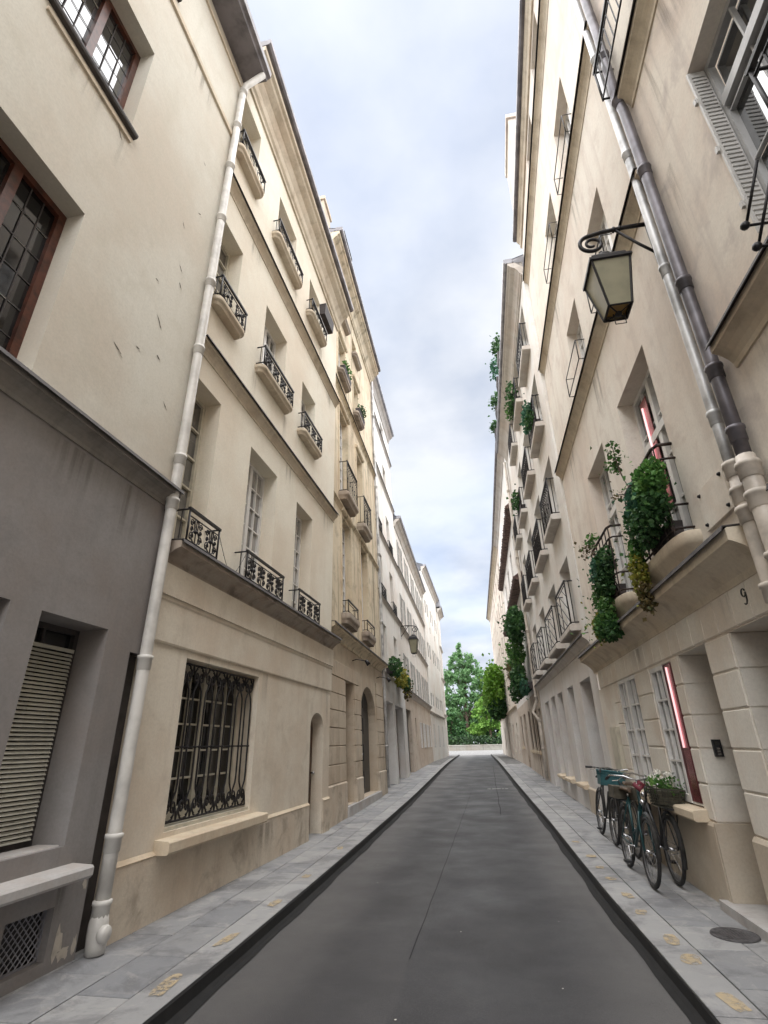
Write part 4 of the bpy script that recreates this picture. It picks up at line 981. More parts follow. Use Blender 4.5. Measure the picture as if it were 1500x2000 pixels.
for f, L in RW.items():
    for k, (u0, u1, z0, z1) in enumerate(L):
        P_.window(u0, u1, z0, z1, .22, 2, 4, M['white_paint'], M['glass_dim'], fw=.06)
        if f == 1:
            b = P_.mb(); b.box(u0+.01, u1-.01, -.19, -.17, z0+.02, z1-.28); b.build('roller_blind', M['shutter'], P_.root)
        P_.sill(u0-.14, u1+.14, z0-.02, .13, .22, M['ledge_white'], rounded=False)
        P_.railing(u0-.08, u1+.08, z0, z0+(.95 if f < 3 else .85), .17, 'cross' if f == 1 else 'circles', M['iron'], r=.013)
P_.cornice(-.79, 9.74, 13.45, 13.95, .36, M['ledge_white'], M['zinc'], roof=M['zinc'], rh=2.2)
chimney(P_, 6.5, 8.0, -2.6, -1.8, 14.5, 17.4, M['pale'], 4)

Q_ = Bld('gabled_house', 2.05, 21.12, -.4, 0, 'R', 'older ochre house on the right with a tiled pent roof and barred ground floor windows')
G4 = [(.25, 1.35, .2, 2.75, .45), (2.0, 2.9, 1.2, 2.8, .3), (3.5, 4.4, 1.2, 2.85, .3), (5.2, 6.1, 1.2, 2.9, .3), (8.0, 9.4, .2, 2.9, .4), (11, 12, 1.3, 2.9, .3)]
Q_.wall(.03, 14, -.4, 3.4, G4, M['ochre'], name='base_wall')
Q_.door(*G4[0][:4], .4, M['door_green'], 3, leafs=2); Q_.door(*G4[4][:4], .35, M['door_brown'], 3, leafs=2)
for q in (G4[1], G4[2], G4[3], G4[5]):
    Q_.window(q[0], q[1], q[2], q[3], .25, 2, 3, M['wood_red'], M['glass_dim']); Q_.railing(q[0]+.04, q[1]-.04, q[2]+.05, q[3]-.05, -.06, 'bars', M['iron_brown'], ret=False); Q_.sill(q[0]-.1, q[1]+.1, q[2], .1, .1, M['sill_stone'], rounded=False)
ops = [(c, c+1.0, za, zb) for (za, zb) in ((3.9, 5.4), (8.9, 10.5)) for c in (1.2, 4.0, 7.0, 10.2)]+[(c, c+1.0, 6.0, 7.4) for c in (2.4, 5.6, 9.0)]
Q_.wall(.03, 14, 3.4, 14.3, ops, M['pale'], depth=.22)
for q in ops: Q_.window(*q, .18, 2, 3, M['white_paint'], M['glass_dim'])
def tiles(B, u0, u1, z, o, rise, depth, mat, name='tiled_eaves'):
    """a strip of half-round tiles sloping down towards the street"""
    b = B.mb(); b.prism([(-.02, z+rise), (o, z), (o, z-.05), (-.02, z-.10)], u0, u1); r = b.build(name, mat, B.root)
    n = int((u1-u0)/.22); b = B.mb(); b.tube([(u0+.1, -depth, z+rise+.03+depth*rise/max(o, .1)), (u0+.1, o+.03+rng.uniform(-.02, .02), z+.02)], .075, 6); first = b.build('roof_tile', mat, r)
    for k in range(1, n):
        c = first.copy(); COL.objects.link(c); c.parent = r; c.location = (.22*k+rng.uniform(-.015, .015), rng.uniform(-.02, .02), rng.uniform(-.008, .008))
tiles(Q_, .03, 13.0, 7.85, .34, .22, .05, M['tile'])
tiles(Q_, .03, 13.9, 11.15, .26, .22, .02, M['tile'])
Q_.cornice(.03, 14, 14.2, 14.55, .28, M['ledge_white'], M['zinc_dark'], roof=M['zinc_dark'], rh=2.0)
T_ = Bld('far_ochre_house', 1.95, 35.1, -1.2, 0, 'R', 'long tall house far along the right with a plain cornice against the sky')
ops = [(c, c+1.0, za, zb) for (za, zb) in ((4.2, 6.0), (7.4, 9.1), (10.4, 11.9), (12.6, 13.6)) for c in (1.0, 3.6, 6.2, 8.8, 11.4, 14.0, 16.6, 19.2, 21.8)]+[(c, c+1.1, .9, 2.7) for c in (1.5, 5.0, 11.0, 17.0)]+[(8.2, 9.6, .3, 2.9)]
T_.wall(.03, 24.4, -.4, 14.2, ops, M['r0_cream'], depth=.2)
for q in ops: T_.window(*q, .16, 2, 3, M['white_paint'], M['glass_dim'])
T_.ledge(.03, 24.4, 3.5, 3.7, .12, M['ledge_cream'], name='string_course')
T_.cornice(.03, 24.42, 14.15, 14.5, .28, M['ledge_cream'], M['zinc_dark'], roof=M['zinc_dark'], rh=2.2)
chimney(T_, 4.0, 5.2, -.9, -.2, 14.6, 16.6, M['pink_cream'], 3); chimney(T_, 15.0, 16.2, -.9, -.2, 14.6, 17.0, M['pink_cream'], 3)
b = T_.mb(); b.box(23.6, 24.6, -.3, .05, -.3, 3.0); b.build('corner_pier', M['white'], T_.root)

# ------------------------------------------------------------------ drainpipes
I = lambda *p: p
pts = [A.W(*p) for p in ((.07+.0, .10, .42), (-.02, .10, .95), (.0, .10, 2.4), (.0, .10, 4.35), (-.0, .10, 6.4), (.02, .10, 10.2), (.08, .12, 12.6), (.12, .34, 12.95))]
pts = [A.W(-.075+.01*k, .085, z) for k, z in enumerate((.38, 1.0, 2.4, 3.9, 4.6, 6.4, 8.4, 10.4, 12.5))]+[A.W(.02, .12, 12.75), A.W(.06, .42, 13.08)]
wp = pipe_thing('drainpipe', 'white painted drainpipe between the dark grey base and the tan wall', [tuple(p) for p in pts], .058, M['white_pipe'], (0.05, .8, 1.98, 3.3, 4.05, 4.98, 5.6, 6.3, 6.95, 7.5, 8.0))
loc = Vector(wp.location); b = MB(lambda x, y, z: tuple(Vector((x, y, z))-loc)); p0 = pts[0]
b.tube([p0+Vector((0, 0, .02)), p0+Vector((0, 0, -.05)), p0+Vector((.005, 0, -.12)), p0+Vector((.01, .0, -.20)), p0+Vector((.012, 0, -.255))], [.062, .075, .08, .078, .072], 14); b.build('shoe', M['white_pipe'], wp)
b = MB(lambda x, y, z: tuple(Vector((x, y, z))-loc)); c = p0+Vector((.075, -.02, -.12))
b.lathe([(0, .035), (.055, .032), (.062, .02), (.062, -.01), (.05, -.03), (0, -.03)], tuple(c), 14, 'x'); b.build('access_cover', M['white_pipe'], wp)
def W9(u, o, z): return tuple(N9.W(u, o, z))
pipe_thing('drainpipe', 'slim pale zinc drainpipe on the seam of the two right hand houses', [W9(-2.08, .095, z) for z in (3.35, 3.9, 4.8, 6.6, 8.4, 10.4, 12.6, 14.9)], .044, M['grey_pipe'], (1.1, 2.5, 3.5, 4.5, 5.5))
pipe_thing('drainpipe', 'thick dark zinc drainpipe beside the slim pale one', [W9(-2.27, .085, z) for z in (3.5, 4.2, 5.3, 6.8, 8.0)]+[W9(-2.27, .12, 8.3), W9(-2.27, .085, 9.6), W9(-2.27, .085, 12.0), W9(-2.27, .085, 14.6)], .052, M['lead_pipe'], (.3, 1.1, 2.0, 3.1, 4.6, 5.6))
pipe_thing('drainpipe', 'stout cream lower drainpipe with ringed sockets above the limestone doorway', [W9(-2.12, .10, .3), W9(-2.12, .10, 2.4), W9(-2.12, .10, 2.95), W9(-2.11, .09, 3.2), W9(-2.10, .08, 3.52)], .070, M['cream_pipe'], (1.2, 2.6, 3.2, 3.9))
pipe_thing('drainpipe', 'second cream lower drainpipe, under the thick dark pipe at the right edge', [W9(-2.33, .12, .3), W9(-2.33, .12, 2.6), W9(-2.33, .12, 2.95), W9(-2.31, .11, 3.25), W9(-2.30, .10, 3.50)], .066, M['cream_pipe'], (1.2, 2.6, 3.5))
def WQ(u, o, z): return tuple(Q_.W(u, o, z))
pipe_thing('drainpipe', 'long pale drainpipe with a box elbow beside the dark gate', [WQ(-.05, .12, .3), WQ(-.05, .12, 2.3), WQ(.05, .3, 2.6), WQ(.02, .12, 2.95), WQ(.0, .10, 4.2), WQ(.0, .1, 7), WQ(.0, .1, 10.4), WQ(.0, .1, 13.4)], .06, M['cream_pipe'], (.5, 1.0, 3.1, 4.5, 5.5, 6.5))
def WC(u, o, z): return tuple(Cq.W(u, o, z))
pipe_thing('drainpipe', 'grey drainpipe between the stained stone house and the white house', [WC(7.30, .08, z) for z in (.35, 3.2, 3.7, 4.3, 6.8, 9.5, 12.6, 16.4)], .05, M['grey_pipe'], (.4, 2.5, 3.5, 4.5, 5.5, 6.5))

# ------------------------------------------------------------------ street lanterns
def lantern(root_p, out, label, scale=1.0):
    """wall bracket ending in a scroll, with a four sided lantern hung from it"""
    s_ = scale; r = empty('wall_lantern', root_p, (0, 0, math.atan2(out[1], out[0]))); tag(r, label, 'street lamp', 'wall lanterns on scrolled brackets')
    T = lambda x, y, z: (x*s_, y*s_, z*s_)   # x away from the wall
    b = MB(T)
    b.box(-.02, .02, -.05, .05, -.48, .12)
    arm = [(0, 0, .07), (.25, 0, .075), (.50, 0, .06), (.60, 0, .035)]
    cx, cz = .58, -.095; sp = []
    for k in range(34):
        a = math.pi/2-k*.30; q = .135*(1-k/44); sp.append((cx+q*1.05*math.cos(a)+.03, 0, cz+q*math.sin(a)))
    b.tube(arm[:3]+sp[1:], [.023]*3+[.023-.0003*k for k in range(33)], 7)
    b.tube([(0, 0, -.40), (.16, 0, -.2), (.34, 0, .05)], .015, 6)
    for x in (.30, .36): b.lathe([(.0, -.014), (.03, -.012), (.034, 0), (.03, .012), (0, .014)], (x, 0, .068), 8, 'x')
    b.build('bracket', M['iron'], r)
    L = .545; zt = -.47
    b = MB(T); b.tube([(L, 0, -.225), (L, 0, zt+.16)], .011, 6)
    b.torus((L, 0, -.25), .022, .006, 'y', 10, 5); b.build('hook', M['iron'], r)
    b = MB(T); a = .2
    b.lathe([(0, 0), (.08, -.01), (.11, -.05), (.12, -.08), (.10, -.095)], (L, 0, zt+.16), 14)
    def frus(a0, z0, a1, z1):
        c0 = [(L-a0, -a0), (L+a0, -a0), (L+a0, a0), (L-a0, a0)]; c1 = [(L-a1, -a1), (L+a1, -a1), (L+a1, a1), (L-a1, a1)]
        for k in range(4): q = (k+1) % 4; b.quad((*c0[k], z0), (*c0[q], z0), (*c1[q], z1), (*c1[k], z1))
    frus(.10, zt+.10, .165, zt+.02); frus(.165, zt+.02, .17, zt-.03); frus(.17, zt-.03, .205, zt-.045); frus(.205, zt-.045, .205, zt-.075); frus(.205, zt-.075, .09, zt-.074)
    b.build('cap', M['iron'], r)
    z0, z1, a0, a1 = zt-.07, zt-.63, .185, .108
    C0 = [(L-a0, -a0), (L+a0, -a0), (L+a0, a0), (L-a0, a0)]; C1 = [(L-a1, -a1), (L+a1, -a1), (L+a1, a1), (L-a1, a1)]
    b = MB(T)
    for k in range(4):
        q = (k+1) % 4
        b.tube([(*C0[k], z0), (*C1[k], z1)], .013, 4); b.tube([(*C1[k], z1), (*C1[q], z1)], .013, 4); b.tube([(*C0[k], z0), (*C0[q], z0)], .013, 4)
        m = ((C1[k][0]+C1[q][0])/2, (C1[k][1]+C1[q][1])/2)
        b.tube([(*C1[k], z1), (L+(C1[k][0]-L)*.45, C1[k][1]*.45, z1-.012), (L, 0, z1-.02)], .008, 4)
    b.lathe([(0, -.03), (.03, -.02), (.035, 0), (.02, .02), (0, .02)], (L, 0, z1-.02), 8)
    b.tube([(L-.05, 0, z1-.02), (L-.05, 0, z1-.15), (L+.05, 0, z1-.15), (L+.05, 0, z1-.02)], .006, 4)
    b.build('frame', M['iron'], r)
    for k in range(4):
        q = (k+1) % 4; b = MB(T); f = .985
        s1 = lambda c: (L+(c[0]-L)*f, c[1]*f)
        b.quad((*s1(C0[k]), z0), (*s1(C0[q]), z0), (*s1(C1[q]), z1), (*s1(C1[k]), z1)); b.build('pane', M['lamp_glass'], r)
    b = MB(T); b.quad(*[(L+(c[0]-L)*.94, c[1]*.94, z1+.05) for c in C1]); b.build('reflector', M['lamp_amber'], r)
    return r
lantern(N9.W(-1.87, .0, 6.58), (-1, 0, 0), 'black lantern with frosted panes hanging by the two zinc drainpipes', 1.0)
lantern(D.W(7.3, .0, 6.85), (1, 0, 0), 'distant black lantern on a scrolled bracket over the shuttered house', 1.15)
# ------------------------------------------------------------------ plants
def blob(c, r, n, shell=.55):
    out = []
    while len(out) < n:
        d = Vector((rng.gauss(0, 1), rng.gauss(0, 1), rng.gauss(0, 1))).normalized(); q = rng.uniform(shell, 1)**.7
        if rng.random() < .3: q *= rng.random()
        out.append((c[0]+d.x*r[0]*q, c[1]+d.y*r[1]*q, c[2]+d.z*r[2]*q))
    return out
def plant(B, base, label, cat, group, masses, stems=(), box=None, name='balcony_plant'):
    """masses: (centre (u,o,z), radii, leaf count, leaf size, material)"""
    root = empty(name, tuple(B.W(*base))); tag(root, label, cat, group); l = Vector(root.location)
    T = lambda u, o, z: tuple(B.W(u, o, z)-l)
    by = {}
    for c, r, n, s_, m in masses: by.setdefault(m, []).append((c, r, n, s_))
    for m, L in by.items():
        b = MB()
        for c, r, n, s_ in L: leaves(b, [T(*p) for p in blob(c, r, n)], s_, (0, 0, .6))
        for c, r, n, s_ in L:
            leaves(b, [T(c[0]+rng.gauss(0, r[0]*.62), c[1]+abs(rng.gauss(0, r[1]*.8)), c[2]+rng.gauss(0, r[2]*.62)) for _ in range(n//18)], s_*.9, (0, 0, .6))
        b.build('foliage', M[m], root)
    if stems:
        for p in stems: b = MB(T); b.tube(p, [.008*(1-.7*k/len(p)) for k in range(len(p))], 4); b.build('stem', M['bark'], root)
    if box:
        for (u0, u1, o0, o1, z0, z1, m) in box:
            b = MB(T); b.prism([(o0+.02, z0), (o1-.02, z0), (o1, z1-.02), (o1, z1), (o0, z1), (o0, z1-.02)], u0, u1); b.build('window_box', M[m], root)
    return root
PG = 'plants on the balconies and sills'
plant(N9, (-.3, .2, 3.42), 'lush green creeper spilling over the balcony under the glowing neon window', 'balcony plant', PG,
      [((-.75, .22, 4.08), (.36, .15, .26), 700, .062, 'leaf_ivy'), ((-.35, .22, 4.05), (.36, .15, .28), 700, .06, 'leaf_blue'), ((-.60, .26, 3.80), (.46, .12, .26), 560, .06, 'leaf_dark'), ((-.10, .24, 3.85), (.24, .12, .28), 380, .055, 'leaf_dark'), ((-.85, .2, 3.75), (.2, .10, .24), 220, .05, 'leaf_dark'), ((-.45, .24, 3.62), (.35, .09, .16), 300, .05, 'leaf_dark'),
       ((.02, .28, 3.30), (.15, .10, .28), 480, .05, 'leaf_yellow'), ((-.06, .28, 3.02), (.13, .09, .2), 280, .05, 'leaf_dry'), ((.05, .25, 3.55), (.15, .1, .2), 280, .05, 'leaf_ivy'),
       ((.10, .26, 4.80), (.15, .12, .14), 80, .05, 'leaf_ivy'), ((.0, .28, 5.0), (.12, .1, .12), 44, .045, 'leaf_ivy'), ((.2, .28, 4.42), (.1, .08, .08), 26, .04, 'leaf_dry')],
      stems=[[(-.2, .2, 4.2), (-.05, .24, 4.5), (.06, .26, 4.8), (.12, .26, 4.95)], [(-.05, .24, 4.5), (.0, .26, 4.8), (-.02, .28, 5.05)], [(-.2, .2, 4.2), (.05, .24, 4.35), (.22, .27, 4.43)], [(-.3, .2, 3.5), (-.35, .2, 4.1)], [(0, .2, 3.5), (.05, .2, 4.0)]],
      box=[(-.8, -.1, .02, .14, 3.43, 3.62, 'planter')])
plant(N9, (1.9, .2, 3.42), 'dark trailing balcony plant with a bushy yellow green ball hanging below it', 'balcony plant', PG,
      [((1.9, .22, 3.95), (.40, .15, .24), 620, .062, 'leaf_blue'), ((1.6, .20, 4.0), (.28, .14, .22), 360, .06, 'leaf_dark'), ((1.75, .24, 3.70), (.40, .12, .28), 680, .06, 'leaf_dark'), ((2.15, .24, 3.62), (.2, .12, .3), 320, .055, 'leaf_ivy'),
       ((1.65, .34, 3.06), (.30, .18, .21), 760, .055, 'leaf_ivy'), ((1.92, .34, 3.10), (.18, .15, .22), 460, .05, 'leaf_yellow'), ((1.5, .34, 2.96), (.22, .15, .15), 380, .055, 'leaf_dark'), ((1.75, .28, 3.35), (.3, .12, .16), 320, .055, 'leaf_ivy'),
       ((2.35, .26, 4.45), (.26, .14, .16), 80, .05, 'leaf_dry'), ((2.05, .24, 4.5), (.2, .12, .12), 80, .05, 'leaf_ivy')],
      stems=[[(1.9, .2, 4.1), (2.15, .24, 4.4), (2.5, .3, 4.6)], [(1.9, .2, 4.1), (2.05, .22, 4.5), (2.1, .24, 4.66)], [(1.7, .2, 3.5), (1.7, .3, 3.1)]],
      box=[(1.5, 2.3, .02, .14, 3.43, 3.62, 'planter')])
plant(P_, (.7, .2, 9.05), 'blue green shrub crowding the rail of the nearest pale house bay, third floor', 'balcony plant', PG, [((.75, .24, 9.7), (.6, .16, .42), 330, .09, 'leaf_blue'), ((.4, .25, 9.4), (.4, .14, .25), 160, .08, 'leaf_dark')], box=[(.1, 1.3, .02, .2, 9.02, 9.22, 'planter')])
plant(P_, (3.4, .2, 11.8), 'straggly green plant on the top floor rail of the pale house', 'balcony plant', PG, [((3.4, .25, 12.4), (.75, .2, .45), 280, .10, 'leaf_dark'), ((3.9, .3, 12.1), (.4, .16, .3), 120, .09, 'leaf_ivy')], box=[(2.8, 4.1, .02, .2, 11.78, 11.98, 'planter')])
plant(P_, (6.2, .2, 9.1), 'green plant on the third floor rail of the far pale house bay', 'balcony plant', PG, [((6.2, .25, 9.7), (.6, .18, .4), 240, .10, 'leaf_dark')], box=[(5.5, 6.7, .02, .2, 9.08, 9.28, 'planter')])
for k, (u, h, w_) in enumerate(((3.6, .75, .42), (5.0, .95, .38), (6.9, .7, .5), (8.6, .5, .35))):
    plant(P_, (u, .35, 14.12), ('rounded dark shrub at the near end of the roof edge row', 'tallest spiky shrub on the roof edge row', 'broad loose shrub third along the roof edge', 'small clipped shrub at the far end of the roof edge row')[k], 'potted shrub', 'potted shrubs along the roof edge',
          [((u, .38, 14.3+h*.75), (w_, .3, h*.6), 260, .12, 'leaf_dark' if k != 1 else 'leaf_blue')], stems=[[(u, .35, 14.2), (u+.05, .36, 14.3+h)]], box=[(u-.3, u+.3, .12, .5, 14.12, 14.42, 'planter')], name='roof_shrub')
plant(D, (3.6, .2, 4.1), 'trailing plants in window boxes over the doors of the white house', 'window box', PG,
      [((2.0, .35, 4.25), (.7, .28, .38), 330, .12, 'leaf_dark'), ((3.4, .38, 4.0), (.8, .25, .40), 360, .12, 'leaf_yellow'), ((4.6, .38, 3.95), (.6, .25, .38), 260, .12, 'leaf_dark'), ((5.4, .36, 3.75), (.45, .22, .5), 240, .11, 'leaf_dry')],
      box=[(1.5, 2.8, .08, .32, 4.0, 4.22, 'planter'), (4.4, 5.7, .08, .32, 4.0, 4.22, 'planter')])
plant(Cq, (2.0, .2, 12.4), 'small green window box on the nearer third floor sill of the stone house', 'window box', PG, [((2.0, .2, 12.62), (.5, .12, .16), 150, .07, 'leaf_ivy')], box=[(1.6, 2.5, .06, .22, 12.31, 12.5, 'planter')])
plant(Cq, (4.2, .2, 12.3), 'ivy filled window box on the farther third floor sill of the stone house', 'window box', PG, [((4.2, .2, 12.52), (.5, .14, .2), 180, .07, 'leaf_dark')], box=[(3.75, 4.65, .06, .22, 12.21, 12.4, 'planter')])
plant(Bq, (3.9, .2, 11.05), 'brown window box with dry stalks on the top floor sill of the balcony house', 'window box', PG, [((3.9, .32, 11.42), (.3, .06, .06), 40, .05, 'leaf_dry')], box=[(3.62, 4.26, .25, .42, 11.06, 11.40, 'planter')])
plant(Q_, (1.9, .3, 3.6), 'big dark climber with mixed foliage hanging over the barred windows of the ochre house', 'climber', None,
      [((1.2, .42, 6.1), (1.0, .4, .85), 800, .15, 'leaf_dark'), ((2.2, .5, 6.3), (1.2, .4, .6), 420, .15, 'leaf_dark'), ((2.4, .5, 5.2), (1.5, .4, .8), 700, .14, 'leaf_ivy'), ((3.8, .5, 4.5), (1.6, .4, .6), 560, .14, 'leaf_dry'), ((2.4, .5, 4.0), (1.4, .35, .7), 700, .15, 'leaf_dark'), ((4.6, .55, 5.0), (1.2, .35, .5), 260, .14, 'leaf_ivy'), ((1.2, .4, 3.6), (.7, .2, .35), 200, .14, 'leaf_blue'), ((5.0, .55, 3.7), (1.1, .3, .5), 260, .14, 'leaf_dark')],
      stems=[[(1.6, .1, .2), (1.65, .12, 2.4), (1.7, .25, 4.2), (1.5, .4, 6.2)], [(1.7, .25, 4.2), (3.2, .45, 4.8), (4.4, .5, 5.0)]], box=[(.8, 3.2, .08, .5, 3.5, 3.75, 'planter')], name='wall_climber')
plant(T_, (11.5, .2, .4), 'bright green tree like creeper bulging out over the pavement near the street end', 'climber', None,
      [((12.0, .75, 5.6), (4.2, .95, 1.9), 1500, .28, 'leaf_bright'), ((11.0, .7, 6.6), (3.0, .9, 1.1), 700, .28, 'leaf_bright'), ((14.0, 1.0, 5.2), (2.8, .85, 1.5), 700, .28, 'leaf_lime'), ((11.5, .7, 4.1), (3.2, .75, .9), 900, .28, 'leaf_dark'), ((15.0, .9, 6.2), (2.0, .8, 1.0), 420, .28, 'leaf_bright')],
      stems=[[(9.2, .12, .2), (9.4, .15, 2.2), (10.2, .35, 4.2), (11.6, .6, 5.8)], [(9.4, .15, 2.2), (9.6, .4, 4.2), (9.2, .5, 6.2)], [(10.2, .35, 4.2), (13.0, .7, 4.8), (15.0, .9, 5.6)]], name='wall_climber')

def tree(x, y, h, label, mat, crown, trunk_r=.3, leaf=.5, name='quay_tree'):
    """tapered trunk, limbs, and a crown of separate leaf clumps: crown = list of (dx, dy, z, rx, ry, rz, n)"""
    root = empty(name, (x, y, .3)); tag(root, label, 'tree', 'trees on the quay at the street end')
    b = MB(); pts = [(rng.uniform(-.1, .1)*k, rng.uniform(-.1, .1)*k, h*.8*k/6) for k in range(7)]
    b.tube(pts, [trunk_r*(1-.13*k) for k in range(7)], 8); b.build('trunk', M['bark'], root)
    b = MB()
    for c in crown:
        k = min(5, max(1, int((c[2]-.3)/h*6*.75))); p = pts[k]
        b.tube([p, ((p[0]+c[0])/2+rng.uniform(-.3, .3), (p[1]+c[1])/2, (p[2]+c[2])/2+.3), (c[0], c[1], c[2])], [trunk_r*.35, trunk_r*.22, trunk_r*.08], 5)
    b.build('limb', M['bark'], root)
    b = MB()
    for (dx_, dy_, z, rx, ry, rz, n) in crown:
        # several small clumps scattered inside each crown mass
        n = int(n*1.9); K = max(6, n//34)
        for _ in range(K):
            c = blob((dx_, dy_, z), (rx, ry, rz), 1, .3)[0]
            leaves(b, blob(c, (rx*.26+.2, ry*.26+.2, rz*.2+.2), n//K, .2), leaf, (0, 0, .4))
    b.build('crown', M[mat], root)
tree(-3.9, 110, 20, 'tall airy poplar with blue green leaves rising at the end of the street', 'leaf_poplar',
     [(-.4, 0, 18.6, .9, .9, 1.9, 260), (-1.6, .3, 16.4, 1.7, 1.6, 2.0, 480), (1.4, 0, 16.2, 1.7, 1.6, 2.3, 480), (-2.7, 0, 13.2, 2.0, 1.8, 2.2, 620), (.2, .4, 13.4, 2.2, 1.8, 2.4, 700), (2.9, 0, 13.0, 1.9, 1.8, 2.5, 560), (-3.2, .3, 9.6, 1.9, 1.8, 2.0, 560), (-.4, 0, 9.8, 2.3, 2, 2.2, 700), (2.4, .2, 9.4, 2.2, 2, 2.2, 620), (4.4, 0, 11.2, 1.2, 1.4, 2.4, 260), (-1.5, 0, 6.6, 2.4, 2, 1.7, 520), (2.0, 0, 6.2, 2.4, 2, 1.7, 520)], .42, .42)
tree(-1.6, 116, 11, 'dense dark green trees closing the view behind the poplar', 'leaf_dark',
     [(x_, 0, z_, 2.6, 2, 2.0, 560) for x_ in (-9, -6, -3, 0, 3, 6) for z_ in (2.6, 5.2)]+[(-5, 0, 7.6, 2.4, 2, 1.6, 420), (1, 0, 7.4, 2.4, 2, 1.6, 420)], .25, .55)
tree(.4, 106, 10, 'lower fresh green tree filling the right half of the street end', 'leaf_lime',
     [(0, 0, 8.4, 1.6, 1.5, 1.5, 420), (-1.6, 0, 6.6, 1.9, 1.6, 1.6, 560), (1.6, 0, 6.4, 1.9, 1.6, 1.7, 520), (0, 0, 4.4, 2.5, 2, 1.5, 760), (-2.6, 0, 3.4, 1.7, 1.6, 1.3, 420), (2.6, 0, 3.4, 1.7, 1.6, 1.3, 420)], .22, .40)
tree(-6.6, 104, 7, 'dark bushy shrub tree low at the left of the street end', 'leaf_dark',
     [(0, 0, 5.6, 1.5, 1.4, 1.3, 420), (-1.4, 0, 4.0, 1.6, 1.5, 1.4, 420), (1.4, 0, 3.8, 1.8, 1.5, 1.4, 480), (2.4, 0, 2.4, 1.4, 1.3, 1.0, 300), (-.2, 0, 2.4, 1.8, 1.5, 1.0, 360)], .2, .38)
tree(-12.5, 109, 15, 'broad green tree half hidden behind the last house on the left', 'leaf_poplar', [(0, 0, 12.5, 2.4, 2, 2.0, 600), (-2, 0, 9.5, 2.6, 2, 2.2, 600), (2, 0, 9.2, 2.6, 2, 2.2, 600), (0, 0, 6.2, 3.2, 2, 2.0, 700)], .35, .5)
tree(7.0, 109, 16, 'broad green tree half hidden behind the houses on the right', 'leaf_poplar', [(0, 0, 13.5, 2.4, 2, 2.0, 600), (-2.4, 0, 10.5, 2.6, 2, 2.2, 600), (2, 0, 10.2, 2.6, 2, 2.2, 600), (0, 0, 7.0, 3.2, 2, 2.0, 700)], .35, .5)
# parapet and hedge on the quay
q = empty('quay_parapet', (0, 97, .3)); tag(q, 'low pale stone parapet across the end of the street', 'wall')
b = MB(); b.box(-30, 30, 0, .45, 0, .72); b.build('wall', M['quay'], q)
for k in range(40): b = MB(); x = -30+1.5*k; b.prism([(-.06, .72), (.51, .72), (.51, .84), (.45, .88), (0, .88), (-.06, .84)], x+.01, x+1.49) ; o_ = b.build('coping_stone', M['quay'], q)
b = MB(); leaves(b, [(rng.uniform(-22, 16), rng.uniform(99.5, 101.5), rng.uniform(.5, 2.4+.5*math.sin(k*.1))) for k in range(7000)], .35)
tag(b.build('hedge_mass', M['hedge']), kind='stuff')

